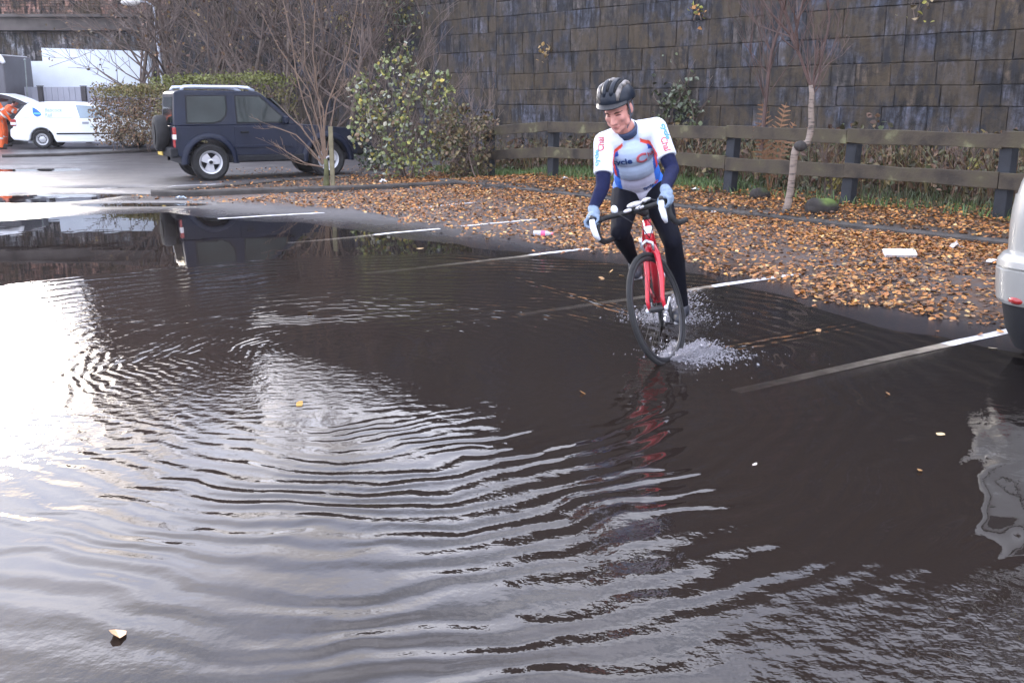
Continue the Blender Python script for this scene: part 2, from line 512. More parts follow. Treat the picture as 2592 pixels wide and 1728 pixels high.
# the wake that spreads behind the front wheel
def wake(ox, oy, hx, hy, k, lam, wid, amp_):
    rx = math_('SUBTRACT', sx.outputs[0], ox); ry = math_('SUBTRACT', sx.outputs[1], oy)
    al = math_('MULTIPLY', math_('ADD', math_('MULTIPLY', rx, hx), math_('MULTIPLY', ry, hy)), -1.0)
    ac = math_('ABSOLUTE', math_('ADD', math_('MULTIPLY', rx, -hy), math_('MULTIPLY', ry, hx)))
    d = math_('ADD', math_('SUBTRACT', ac, math_('MULTIPLY', al, k)), math_('MULTIPLY', math_('SUBTRACT', noise_(4, 3), .5), .10))
    q = math_('EXPONENT', math_('MULTIPLY', math_('MULTIPLY', d, d), -1.0 / (wid * wid)))
    return math_('MULTIPLY', math_('MULTIPLY', math_('COSINE', math_('MULTIPLY', d, 2 * PI / lam)), q), math_('MULTIPLY', math_('MULTIPLY', maprange(al, -.05, .1, 0, 1), maprange(al, .3, 2.4, 1, 0)), amp_))
wk = math_('ADD', wake(.96, 5.84, -.55, -.83, .42, .10, .10, .0045), wake(1.06, 6.88, .10, -.99, .45, .09, .10, .0040))
calm = math_('MULTIPLY', math_('SUBTRACT', noise_(1.7, 2), 0.5), 0.0011)
H = math_('ADD', wk, math_('ADD', math_('ADD', math_('ADD', h1, h2), math_('ADD', h3, ch)), math_('ADD', calm, ch2)))
bpn = n.new('ShaderNodeBump'); bpn.inputs['Strength'].default_value = 1.0; bpn.inputs['Distance'].default_value = 1.0
l.new(H, bpn.inputs['Height'])
fr = n.new('ShaderNodeFresnel'); fr.inputs['IOR'].default_value = 1.47; l.new(bpn.outputs[0], fr.inputs['Normal'])
gl = n.new('ShaderNodeBsdfGlossy'); gl.inputs['Roughness'].default_value = 0.012; l.new(bpn.outputs[0], gl.inputs['Normal'])
tr = n.new('ShaderNodeBsdfTransparent'); tr.inputs['Color'].default_value = (.90, .84, .74, 1)
df = n.new('ShaderNodeBsdfDiffuse'); df.inputs['Color'].default_value = (.016, .0115, .0095, 1)
ad = n.new('ShaderNodeAttribute'); ad.attribute_name = 'Col'
sd_ = n.new('ShaderNodeSeparateColor'); l.new(ad.outputs['Color'], sd_.inputs[0])
mk = math_('SUBTRACT', 1.0, math_('EXPONENT', math_('MULTIPLY', math_('POWER', sd_.outputs[0], 1.7), -0.85)))
mb = n.new('ShaderNodeMixShader'); l.new(mk, mb.inputs[0]); l.new(tr.outputs[0], mb.inputs[1]); l.new(df.outputs[0], mb.inputs[2])
mf = n.new('ShaderNodeMixShader'); l.new(fr.outputs[0], mf.inputs[0]); l.new(mb.outputs[0], mf.inputs[1]); l.new(gl.outputs[0], mf.inputs[2])
l.new(mf.outputs[0], out.inputs['Surface'])
M_WATER = m
water = mesh_np('water', Vw, remap[F], M_WATER, col=np.repeat((dep / 0.03)[:, None], 3, 1), smooth=True)
tag(water, kind='structure')

# ---- painted bay lines (sheets that follow the asphalt)
M_PAINT = mat('worn_white_paint', (.62, .62, .64), .5, var=.5, scale=9, detail=9)
def strip(name, A, B, w, mt, dz=.004):
    A, B = Vector(A), Vector(B); d = (B - A); L = d.length; d.normalize(); nn = Vector((-d.y, d.x, 0))
    k = max(2, int(L / .12)); V = []; F = []
    for i in range(k + 1):
        c = A + d * (L * i / k)
        for s_ in (-.5, 0, .5):
            q = c + nn * (w * s_)
            V.append((q.x, q.y, gz1(q.x, q.y) + dz))
    for i in range(k):
        for j in range(2):
            F.append((i * 3 + j, (i + 1) * 3 + j, (i + 1) * 3 + j + 1, i * 3 + j + 1))
    mb_ = MB(); mb_.add(V, F)
    o = mb_.build(name, mt); tag(o, kind='structure'); return o
for (p0, p1) in (((660, 549), (1010, 525)), ((840, 614), (1350, 570)), ((1190, 705), (1835, 628)), ((1690, 875), (2330, 755)),
                 ((940, 480), (1095, 467)), ((1060, 520), (1320, 498)), ((500, 499), (745, 489)), ((200, 437), (560, 424))):
    strip('painted_line', G(*p0, .02), G(*p1, .02), .085, M_PAINT)

# ---- kerbs
M_KERB = mat('kerb_concrete', (.046, .040, .036), .75, var=.55, scale=4, bump=.4, bscale=60)
def kerb(name, pts, w=.13, top=.13, base=-.2):
    mb_ = MB()
    prof = [(-w / 2, base), (-w / 2, top - .025), (-w / 2 + .025, top), (w / 2, top), (w / 2, base)]
    L = len(prof); V = []; F = []
    P = [Vector((p_[0], p_[1], 0)) for p_ in pts]
    for i, c in enumerate(P):
        t = (P[min(i + 1, len(P) - 1)] - P[max(i - 1, 0)]).normalized(); nn = Vector((-t.y, t.x, 0))
        for (o_, z_) in prof:
            V.append(c + nn * o_ + Vector((0, 0, z_)))
    for i in range(len(P) - 1):
        for j in range(L - 1):
            F.append((i * L + j, (i + 1) * L + j, (i + 1) * L + j + 1, i * L + j + 1))
    F.append(tuple(range(L))); F.append(tuple((len(P) - 1) * L + j for j in range(L - 1, -1, -1)))
    mb_.add(V, F)
    o = mb_.build(name, M_KERB, recalc=True, auto=40); tag(o, kind='structure'); return o
kerb('kerb', [kp(t, .06 + .02 * math.sin(t * 1.3))[:2] for t in np.arange(-6.2, 16, .5)], top=.105)
kerb('kerb', [G(x, y, .05)[:2] for x, y in ((352, 446), (420, 448), (560, 443), (760, 437), (900, 432), (1040, 425))], top=.12)
kerb('kerb', [G(x, y, .05)[:2] for x, y in ((352, 442), (480, 431), (640, 417), (800, 406))], top=.09)
kerb('kerb', [G(x, y, .04)[:2] for x, y in ((5, 362), (130, 359), (300, 351), (400, 345))], w=.25, top=.12)
# ================================================================== RETAINING WALL
m, n, l, p = new_mat('sooty_stone')
at = n.new('ShaderNodeAttribute'); at.attribute_name = 'Col'
tcn = n.new('ShaderNodeTexCoord')
mpn = n.new('ShaderNodeMapping'); mpn.inputs['Scale'].default_value = (4.2, 4.2, .75)      # rain streaks run down the wall
l.new(tcn.outputs['Object'], mpn.inputs[0])
na = n.new('ShaderNodeTexNoise'); na.inputs['Scale'].default_value = 2.0; na.inputs['Detail'].default_value = 8; na.inputs['Roughness'].default_value = .62
l.new(mpn.outputs[0], na.inputs[0])
nb = n.new('ShaderNodeTexNoise'); nb.inputs['Scale'].default_value = 1.3; nb.inputs['Detail'].default_value = 7; nb.inputs['Roughness'].default_value = .62
l.new(tcn.outputs['Object'], nb.inputs[0])
nc = n.new('ShaderNodeTexNoise'); nc.inputs['Scale'].default_value = 9; nc.inputs['Detail'].default_value = 8; nc.inputs['Roughness'].default_value = .7
l.new(tcn.outputs['Object'], nc.inputs[0])
ra = n.new('ShaderNodeMapRange'); ra.inputs[1].default_value = .41; ra.inputs[2].default_value = .62; ra.inputs[3].default_value = .12; ra.inputs[4].default_value = 2.7
l.new(na.outputs['Fac'], ra.inputs[0])
rc = n.new('ShaderNodeMapRange'); rc.inputs[1].default_value = .38; rc.inputs[2].default_value = .62; rc.inputs[3].default_value = .3; rc.inputs[4].default_value = 1.75
l.new(nc.outputs['Fac'], rc.inputs[0])
mm = n.new('ShaderNodeMath'); mm.operation = 'MULTIPLY'; l.new(ra.outputs[0], mm.inputs[0]); l.new(rc.outputs[0], mm.inputs[1])
mu = n.new('ShaderNodeMix'); mu.data_type = 'RGBA'; mu.blend_type = 'MULTIPLY'; mu.inputs[0].default_value = 1
l.new(at.outputs['Color'], mu.inputs[6]); l.new(mm.outputs[0], mu.inputs[7])
rb = n.new('ShaderNodeMapRange'); rb.inputs[1].default_value = .43; rb.inputs[2].default_value = .55; rb.inputs[3].default_value = 0; rb.inputs[4].default_value = 1.5
l.new(nb.outputs['Fac'], rb.inputs[0])
rbn = n.new('ShaderNodeMath'); rbn.operation = 'MULTIPLY'; l.new(rb.outputs[0], rbn.inputs[0]); l.new(nc.outputs['Fac'], rbn.inputs[1])
ms = n.new('ShaderNodeMix'); ms.data_type = 'RGBA'; l.new(rbn.outputs[0], ms.inputs[0]); l.new(mu.outputs[2], ms.inputs[6]); ms.inputs[7].default_value = (.050, .034, .016, 1)
# pale lime runs, and dark soot blots a hand across
nd = n.new('ShaderNodeTexNoise'); nd.inputs['Scale'].default_value = 3.4; nd.inputs['Detail'].default_value = 9; nd.inputs['Roughness'].default_value = .7
mpd = n.new('ShaderNodeMapping'); mpd.inputs['Scale'].default_value = (1.2, 1.2, .45); mpd.inputs['Location'].default_value = (7, 3, 1); l.new(tcn.outputs['Object'], mpd.inputs[0]); l.new(mpd.outputs[0], nd.inputs[0])
rd = n.new('ShaderNodeMapRange'); rd.inputs[1].default_value = .55; rd.inputs[2].default_value = .66; rd.inputs[3].default_value = 0; rd.inputs[4].default_value = .5; l.new(nd.outputs['Fac'], rd.inputs[0])
m3 = n.new('ShaderNodeMix'); m3.data_type = 'RGBA'; l.new(rd.outputs[0], m3.inputs[0]); l.new(ms.outputs[2], m3.inputs[6]); m3.inputs[7].default_value = (.075, .064, .062, 1)
rs = n.new('ShaderNodeMapRange'); rs.inputs[1].default_value = .48; rs.inputs[2].default_value = .38; rs.inputs[3].default_value = 0; rs.inputs[4].default_value = .9; l.new(nd.outputs['Fac'], rs.inputs[0])
m4 = n.new('ShaderNodeMix'); m4.data_type = 'RGBA'; l.new(rs.outputs[0], m4.inputs[0]); l.new(m3.outputs[2], m4.inputs[6]); m4.inputs[7].default_value = (.010, .011, .015, 1)
l.new(m4.outputs[2], p.inputs['Base Color'])
p.inputs['Roughness'].default_value = .8
bp = n.new('ShaderNodeBump'); bp.inputs['Strength'].default_value = .6; bp.inputs['Distance'].default_value = .03
l.new(nc.outputs['Fac'], bp.inputs['Height']); l.new(bp.outputs[0], p.inputs['Normal'])
M_STONE = m

def stone_wall(name, P0, U, L, H, course=.34, blen=(.35, .95), pal=None, z0=-.2, depth=.6, seed=3, thick_mortar=.005):
    """coursed blocks, each with its own face depth, laid against a mortar core; local x runs along the wall, y into it"""
    rg = np.random.default_rng(seed)
    V = []; F = []; C = []
    z = z0; b = 0
    while z < H:
        h = course * rg.uniform(.8, 1.2); h = min(h, H - z + .001)
        x = -rg.uniform(0, .6)
        while x < L:
            w = rg.uniform(*blen); x1 = min(x + w, L)
            xa = max(x, 0)
            if x1 - xa > .05:
                g = thick_mortar; o = rg.uniform(-.010, .008)
                c = np.array(pal[rg.integers(len(pal))]) * rg.choice([.6, .8, .95, 1.05, 1.25, 1.6], p=[.12, .2, .26, .22, .13, .07])
                e = rg.uniform(.006, .018)
                q = [(xa + g / 2, z + g / 2), (x1 - g / 2, z + g / 2), (x1 - g / 2, z + h - g / 2), (xa + g / 2, z + h - g / 2)]
                qi = [(q[0][0] + e, q[0][1] + e), (q[1][0] - e, q[1][1] + e), (q[2][0] - e, q[2][1] - e), (q[3][0] + e, q[3][1] - e)]
                j = rg.uniform(-.012, .012, (4, 2))
                V += [(a_, .06, c_) for a_, c_ in q] + [(a_, o + .012, c_) for a_, c_ in q] + [(qi[t][0] + j[t, 0], o, qi[t][1] + j[t, 1]) for t in range(4)]
                C += [c] * 12
                for t in range(4):
                    u = (t + 1) % 4
                    F.append((b + t, b + u, b + 4 + u, b + 4 + t)); F.append((b + 4 + t, b + 4 + u, b + 8 + u, b + 8 + t))
                F.append((b + 8, b + 9, b + 10, b + 11)); b += 12
            x = x1
        z += h
    # mortar core
    for (x, y_, z_) in [(0, .03, z0), (L, .03, z0), (L, .03, H - .004), (0, .03, H - .004), (0, depth, z0), (L, depth, z0), (L, depth, H - .004), (0, depth, H - .004)]:
        V.append((x, y_, z_)); C.append((.026, .024, .023))
    F += [(b, b + 1, b + 2, b + 3), (b + 4, b + 7, b + 6, b + 5), (b + 3, b + 2, b + 6, b + 7), (b, b + 3, b + 7, b + 4), (b + 1, b + 5, b + 6, b + 2)]
    o = mesh_np(name, V, F, M_STONE, col=np.array(C))
    o.location = P0
    o.rotation_euler = (0, 0, math.atan2(U[1], U[0]))
    return o
PAL = [(.022, .023, .029), (.017, .018, .024), (.027, .023, .021), (.027, .020, .014), (.030, .030, .037), (.013, .014, .020), (.020, .023, .033)]
WU = Vector((.669, -.743, 0)).normalized(); WN = Vector((-WU.y, WU.x, 0))
W0 = Vector((5.59, 17.48, 0))
def wp(t, n_=0, z=0): return W0 + WU * t + WN * n_ + Vector((0, 0, z))
wall = stone_wall('stone_wall', wp(-26.5), WU, 17.6, 7.0, course=.40, blen=(.3, .8), pal=PAL, seed=5)
w4 = stone_wall('raised_section', (17.6, 0, 0), (1, 0), 26.4, 8.3, course=.40, blen=(.3, .8), pal=PAL, seed=6); w4.parent = wall
tag(wall, 'tall sooty retaining wall of big coursed stone blocks behind the timber fence', 'wall')
cop = MB()
x = 0
while x < 44:
    w = 1.1
    cop.box((x + w / 2, .22, 7.12 if x < 17.0 else 8.42), (w - .015, .72, .24)); x += w
cop = cop.build('coping', mat('coping_stone', (.05, .05, .052), .85, var=.5, scale=3, bump=.4), wall)

# ---- viaduct at the far left, across the end of the car park
PALB = [(.12, .065, .05), (.10, .06, .048), (.14, .08, .06), (.085, .06, .05)]
via = empty('viaduct', (-30.0, 38.6, 0)); tag(via, 'dark railway viaduct with a ledge and reddish brick parapet beyond the white wall', 'viaduct')
w1 = stone_wall('abutment', (0, 0, 0), (1, 0), 19.0, 4.05, pal=[(.075, .078, .085), (.06, .062, .07), (.085, .08, .08)], seed=8, course=.38); w1.parent = via
lg = MB(); lg.box((9.5, .1, 4.30), (19.0, .9, .46)); lg.box((9.5, .02, 4.58), (19.0, 1.1, .10))
lg.build('ledge', mat('ledge_stone', (.075, .065, .06), .8, var=.5, scale=1.5), via)
xt = D(136, 100, 38.8).x + 30.0
w3 = stone_wall('brick_pier', (xt, .25, 5.78), (1, 0), 19.4 - xt, 5.2, pal=PALB, seed=12, course=.15, blen=(.3, .5), z0=0, thick_mortar=.01, depth=1.2); w3.parent = via
w2 = stone_wall('parapet', (0, .15, 4.63), (1, 0), 19.0, 1.15, pal=PALB, seed=9, course=.09, blen=(.2, .26), z0=0, thick_mortar=.01, depth=.4); w2.parent = via

# ---- white painted wall with a stepped top, grey sheet fence in front, lorry
M_WHITEW = mat('white_render', (.70, .76, .84), .7, var=.12, scale=.8, bump=.3, bscale=8)
ww = MB()
def wallz(y, Yd): return CAM_H + (232 - y) / 2339 * Yd
Yw = 38.15
xa, xb, xc = D(40, 200, Yw).x, D(104, 200, Yw).x, D(345, 200, Yw).x
z1, z2 = wallz(144, Yw), wallz(115, Yw)
ww.prism([(xa, -.2), (xc, -.2), (xc, z2 - .12), (xb, z2), (xb, z1), (xa, z1)], lambda a, b: Vector((a, Yw, b)), lambda a, b: Vector((a, Yw + .4, b)))
o = ww.build('white_wall', M_WHITEW, recalc=True); tag(o, 'white painted wall with a stepped top at the foot of the viaduct', 'wall')
pf = empty('panel_fence', (D(200, 230, 36.5).x, 36.5, 0)); tag(pf, 'grey sheet fence with dark posts between the white van and the white wall', 'fence')
M_SHEET = mat('grey_sheet', (.33, .34, .40), .6, var=.1, scale=2); M_DKPOST = mat('dark_post', (.05, .045, .05), .6)
zf = wallz(201, 36.5)
for a_, b_ in ((54, 96), (100, 193), (199, 300), (305, 400)):
    q = MB(); xa, xb = D(a_, 230, 36.5).x - pf.location.x, D(b_, 230, 36.5).x - pf.location.x
    nrib = int((xb - xa) / .2)
    q.box(((xa + xb) / 2, 0, zf / 2), (xb - xa, .03, zf))
    for i in range(nrib): q.box((xa + (i + .5) * (xb - xa) / nrib, -.025, zf / 2), (.05, .02, zf - .02))
    q.build('panel', M_SHEET, pf)
for a_ in (97, 196, 302):
    q = MB(); xa = D(a_, 230, 36.5).x - pf.location.x
    q.box((xa, -.06, zf / 2), (.16, .12, zf + .02)); q.box((xa, -.06, zf + .03), (.2, .16, .03))
    q.build('post', M_DKPOST, pf)
# slim pole by the white wall
q = MB(); pt = D(57, 138, 36.2); pb = D(66, 240, 36.2)
q.tube([(pb.x, pb.y, 0), (pb.x - .03, pb.y, 1.4), (pt.x, pt.y, pt.z)], [.035, .03, .025], 8); q.ell((pt.x, pt.y, pt.z), .045)
o = q.build('slim_pole', mat('galvanised', (.25, .28, .28), .45, metal=.6)); tag(o, 'slim dark pole standing before the lower part of the white wall', 'pole')
# box lorry at the left edge
lor = empty('box_lorry', (-20.6, 35.2, 0)); tag(lor, 'grey box lorry with a white rounded roof edge at the left edge', 'lorry')
xr = D(6, 180, 35.0).x - lor.location.x
M_LG = mat('lorry_grey', (.10, .10, .115), .5, var=.2, scale=1.5); M_LW = mat('lorry_white', (.75, .77, .8), .4, var=.08)
zt = wallz(134, 35.2)
q = MB(); q.box((xr - 2.6, 1.0, (zt + .75) / 2 + .1), (5.2, 2.1, zt - .85)); bevel(q.build('box', M_LG, lor), .06)
q = MB(); q.tube([(xr - 5.2, -.02, zt - .03), (xr - .35, -.02, zt - .02), (xr - .08, -.02, zt - .08), (xr + .02, -.02, zt - .22)], [.14, .14, .13, .06], 10); q.box((xr - 2.6, 1.0, zt + .02), (5.0, 1.9, .12))
q.build('roof_edge', M_LW, lor, auto=40)
q = MB(); q.box((xr - 2.6, 1.0, .62), (5.0, 1.7, .16)); q.box((xr - .1, 1.0, .5), (.12, 2.0, .12)); q.build('chassis', mat('lorry_black', (.02, .02, .02), .7), lor)
for xx in (xr - 1.2, xr - 3.9):
    for yy in (.12, 1.88):
        q = MB(); q.lathe([(0, -.11), (.28, -.11), (.4, -.1), (.43, -.05), (.43, .05), (.4, .1), (.28, .11), (0, .11)], Matrix.Translation((xx, yy, .43)) @ Matrix.Rotation(PI / 2, 4, 'X'), 20)
        q.build('wheel', bpy.data.materials['lorry_black'], lor, auto=40)

# ================================================================== TIMBER FENCE
FU = KU; FN = KN
F0 = kp(0, 1.42)
def fence_t(px):   # where the upright plane through picture column px meets the fence line
    d = ray(px, 430); d = Vector((d.x, d.y))
    A = Matrix(((d.x, -FU.x), (d.y, -FU.y))); s_ = A.inverted() @ Vector((F0.x, F0.y)); return s_.y
fz = lambda t: gz1(*(F0 + FU * t)[:2])
FT = [fence_t(q) for q in (1045, 1125, 1270, 1462, 1678, 1952, 2308)]
FT = FT + [FT[-1] + 2.1, FT[-1] + 4.2]
m, n, l, p = new_mat('mossy_timber')
tcn = n.new('ShaderNodeTexCoord'); na = n.new('ShaderNodeTexNoise'); na.inputs['Scale'].default_value = 3.5; na.inputs['Detail'].default_value = 8
l.new(tcn.outputs['Object'], na.inputs[0])
rp = n.new('ShaderNodeValToRGB')
e = rp.color_ramp.elements; e[0].position = .30; e[0].color = (.017, .013, .010, 1); e[1].position = .50; e[1].color = (.052, .040, .026, 1)
x = e.new(.63); x.color = (.062, .052, .028, 1); x = e.new(.77); x.color = (.19, .19, .10, 1)
l.new(na.outputs['Fac'], rp.inputs[0]); l.new(rp.outputs[0], p.inputs['Base Color']); p.inputs['Roughness'].default_value = .8
nb = n.new('ShaderNodeTexNoise'); nb.inputs['Scale'].default_value = 30; l.new(tcn.outputs['Object'], nb.inputs[0])
bp = n.new('ShaderNodeBump'); bp.inputs['Strength'].default_value = .6; bp.inputs['Distance'].default_value = .01; l.new(nb.outputs['Fac'], bp.inputs['Height']); l.new(bp.outputs[0], p.inputs['Normal'])
M_TIMB = m
M_FPOST = mat('weathered_post', (.015, .018, .024), .75, var=.4, scale=6, bump=.4, bscale=25)
fen = empty('timber_fence', F0, math.atan2(FU.y, FU.x)); tag(fen, 'low mossy timber fence of two thick rails between the leafy bed and the stone wall', 'fence')
for i, t in enumerate(FT):
    z = fz(t); q = MB()
    w = .155
    rot = Euler((random.uniform(-.03, .03), random.uniform(-.03, .03), random.uniform(-.06, .06))).to_matrix()
    q.box((t, 0, z + .38), (w, w, 1.18), rot)
    bevel(q.build('post', M_FPOST, fen), .012)
for i in range(len(FT) - 1):
    for (zc, h) in ((.91, .185), (.45, .19)):
        za, zb_ = fz(FT[i]) + zc, fz(FT[i + 1]) + zc
        za += random.uniform(-.02, .02); zb_ += random.uniform(-.02, .02)
        q = MB(); a_, b_ = FT[i] - .02 + random.uniform(-.03, .0), FT[i + 1] - .03
        y0 = -.08; k = 5; V = []; Fq = []
        for j in range(k + 1):
            xx = a_ + (b_ - a_) * j / k; zz = za + (zb_ - za) * j / k + random.uniform(-.006, .006); hh = h / 2 + random.uniform(-.008, .008)
            V += [(xx, y0 - .05, zz - hh), (xx, y0 - .05 + random.uniform(-.004, .004), zz + hh), (xx, y0 + .0, zz + hh), (xx, y0 + .0, zz - hh)]
        for j in range(k):
            for s_ in range(4):
                Fq.append((j * 4 + s_, j * 4 + (s_ + 1) % 4, j * 4 + 4 + (s_ + 1) % 4, j * 4 + 4 + s_))
        Fq += [(3, 2, 1, 0), (k * 4, k * 4 + 1, k * 4 + 2, k * 4 + 3)]
        q.add(V, Fq); bevel(q.build('rail', M_TIMB, fen, recalc=True), .008)

# ---- lamp post among the trees
lp0 = D(378, 215, 34.0); lp0.z = 0
lp = empty('lamp_post', lp0); tag(lp, 'thin grey lamp post with its lantern hanging among the bare trees', 'lamp post')
M_GALV = mat('lamp_grey', (.33, .35, .40), .5, metal=.3)
ztop = wallz(28, 34)
q = MB(); q.tube([(0, 0, 0), (0, 0, 1.2), (-.12, 0, ztop)], [.09, .065, .045], 10); q.build('pole', M_GALV, lp, smooth=True)
q = MB(); q.tube([(-.12, 0, ztop), (-.3, 0, ztop + .16), (-.62, 0, ztop + .2)], [.04, .03, .03], 8); q.build('arm', M_GALV, lp, smooth=True)
q = MB(); q.ell((-.86, 0, ztop + .17), (.34, .14, .12), seg=14, rings=8); q.build('lantern', mat('lantern_white', (.6, .58, .55), .4), lp, smooth=True)
# ================================================================== PLANTS
M_LEAF = mat('leaf', (1, 1, 1), .55, var=.25, scale=25, attr=True)
M_BARK = mat('brown_bark', (.105, .08, .064), .8, var=.35, scale=12, bump=.5, bscale=60)
M_TWIG = mat('twig', (.120, .088, .074), .8, var=.3, scale=5)
M_REDTW = mat('dark_red_twig', (.075, .043, .036), .7, var=.3, scale=5)

def leaf_cards(P, size, cols, nrm=None, fold=.25, flat=False, rg=None, elong=1.5):
    """(V, F, C): one folded leaf (two quads) at each point of P"""
    rg = rg or rng
    N = len(P)
    P = np.asarray(P, float)
    size = np.broadcast_to(np.asarray(size, float), (N,))
    a = rg.uniform(0, 2 * PI, N)
    if flat:
        t = np.stack([np.cos(a), np.sin(a), rg.normal(0, .22, N)], 1)
        nn = np.stack([rg.normal(0, .35, N), rg.normal(0, .35, N), np.ones(N)], 1)
    else:
        t = rg.normal(size=(N, 3)); t[:, 2] -= .3
        nn = rg.normal(size=(N, 3)); nn[:, 2] += .6
    t /= np.linalg.norm(t, axis=1)[:, None]
    nn -= t * (nn * t).sum(1)[:, None]; nn /= np.linalg.norm(nn, axis=1)[:, None]
    b = np.cross(nn, t)
    L = size[:, None]; Wd = L / elong * .5
    cup = rg.uniform(-fold, fold, (N, 1)) * L
    v = np.stack([P - t * L * .5, P + t * L * .5 + nn * cup * .5,                     # stem, tip
                  P - t * L * .12 + b * Wd + nn * cup, P + t * L * .22 + b * Wd * .8 + nn * cup,
                  P - t * L * .12 - b * Wd + nn * cup, P + t * L * .22 - b * Wd * .8 + nn * cup], 1)
    V = v.reshape(-1, 3)
    o = (np.arange(N) * 6)[:, None]
    F = np.concatenate([o + np.array([0, 1, 3, 2]), o + np.array([0, 4, 5, 1])], 0)
    C = np.repeat(np.asarray(cols, float), 6, 0)
    return V, F, C
def pick(pal, N, rg=None, v=.3, w=None):
    rg = rg or rng
    pal = np.array(pal, float)
    return pal[rg.choice(len(pal), N, p=w)] * rg.uniform(1 - v, 1 + v, (N, 1))

def grow(mb, p, d, L, r, depth, spread=.55, kids=(2, 4), up=.15, n=3, shrink=.68, tips=None, seg=4, wob=.12, r_end=.45, minr=.003):
    """one limb and the limbs on it"""
    pts = [Vector(p)]; rad = [r]
    d = Vector(d).normalized()
    for i in range(seg):
        d = (d + Vector((random.gauss(0, wob), random.gauss(0, wob), random.gauss(0, wob) + up * .3))).normalized()
        pts.append(pts[-1] + d * (L / seg)); rad.append(max(minr, r * (1 - (1 - r_end) * (i + 1) / seg)))
    mb.tube(pts, rad, n if depth < 2 else max(n, 5), cap=False)
    if tips is not None and depth <= 1: tips += [pts[-1], pts[-2], pts[len(pts) // 2]]
    if depth == 0: return
    k = random.randint(*kids)
    for i in range(k):
        j = random.randint(1, seg) if i else seg
        q = pts[j]
        a = Vector((random.gauss(0, 1), random.gauss(0, 1), random.gauss(0, .6)))
        dd = (d + a.normalized() * random.uniform(spread * .5, spread * 1.3) + Vector((0, 0, up))).normalized()
        grow(mb, q, dd, L * random.uniform(shrink * .75, shrink * 1.15), max(minr, rad[j] * .72), depth - 1, spread, kids, up, n, shrink, tips, max(2, seg - 1), wob, r_end, minr)

# ---- bare trees beyond the hedge
def bare_tree(height, seed, lean=0):
    random.seed(seed)
    root = empty('bare_tree')
    tk = MB(); cr = MB(); tips = []
    pts = [Vector((0, 0, -.1))]; d = Vector((lean, 0, 1)).normalized()
    hs = height * .42
    for i in range(6):
        d = (d + Vector((random.gauss(0, .06), random.gauss(0, .06), 0))).normalized(); pts.append(pts[-1] + d * hs / 6)
    rad = [height * .013 * (1 - .09 * i) for i in range(7)]
    tk.tube(pts, rad, 8)
    tk.build('trunk', M_BARK, root, smooth=True)
    for i in range(13):
        j = random.randint(1, 6); a = random.uniform(0, 6.28)
        dd = Vector((math.cos(a) * .75, math.sin(a) * .75, random.uniform(.5, 1.4)))
        grow(cr, pts[j], dd, height * random.uniform(.2, .34), rad[j] * .5, 3, .7, (3, 4), .12, 3, .66, tips, 4, .14, .4, .006)
    grow(cr, pts[6], d, height * .33, rad[6] * .8, 4, .6, (3, 4), .15, 3, .7, tips, 4, .12, .4, .006)
    crown = cr.build('crown', M_TWIG, root)
    P = np.array([tuple(t) for t in tips]); P = P[rng.choice(len(P), min(len(P), 380), replace=False)]
    P = P + rng.normal(0, .1, P.shape)
    V, F, C = leaf_cards(P, rng.uniform(.07, .13, len(P)), pick([(.12, .06, .035), (.16, .09, .04), (.09, .07, .04), (.2, .14, .06)], len(P)))
    mesh_np('withered_leaves', V, F, M_LEAF, crown, C)
    return root
protos = [bare_tree(8.6, 21), bare_tree(7.6, 34, .1), bare_tree(9.4, 47, -.08)]
tl = ['bare brown tree nearest the white wall, its twigs hanging before it', 'bare twiggy tree beside the lamp post', 'bare brown tree just behind the left end of the dark car',
      'bare tree over the roof of the dark car', 'bare tree above the windscreen of the dark car', 'bare thin tree behind the sapling by the dark car', 'bare tree between the sapling and the leafy bush, close to the stone wall']
for i, (px, Yd, k, s_, rz) in enumerate([(312, 35.2, 1, 1.12, .5), (405, 33.5, 0, 1.15, 2.1), (470, 31.5, 2, 1.02, 4.0), (560, 30.5, 1, 1.08, 1.2), (650, 29.0, 0, .92, 5.2), (715, 27.6, 2, .80, 3.0), (800, 26.2, 1, .86, .2)]):
    o = protos[k] if i in (1, 0, 2) and protos[k].get('label') is None else copy_tree(protos[k])
    g0 = D(px, 232, Yd); o.location = (g0.x, g0.y, 0.02); o.rotation_euler = (0, 0, rz); o.scale = (s_, s_, s_)
    tag(o, tl[i], 'tree', 'bare trees before the wall')

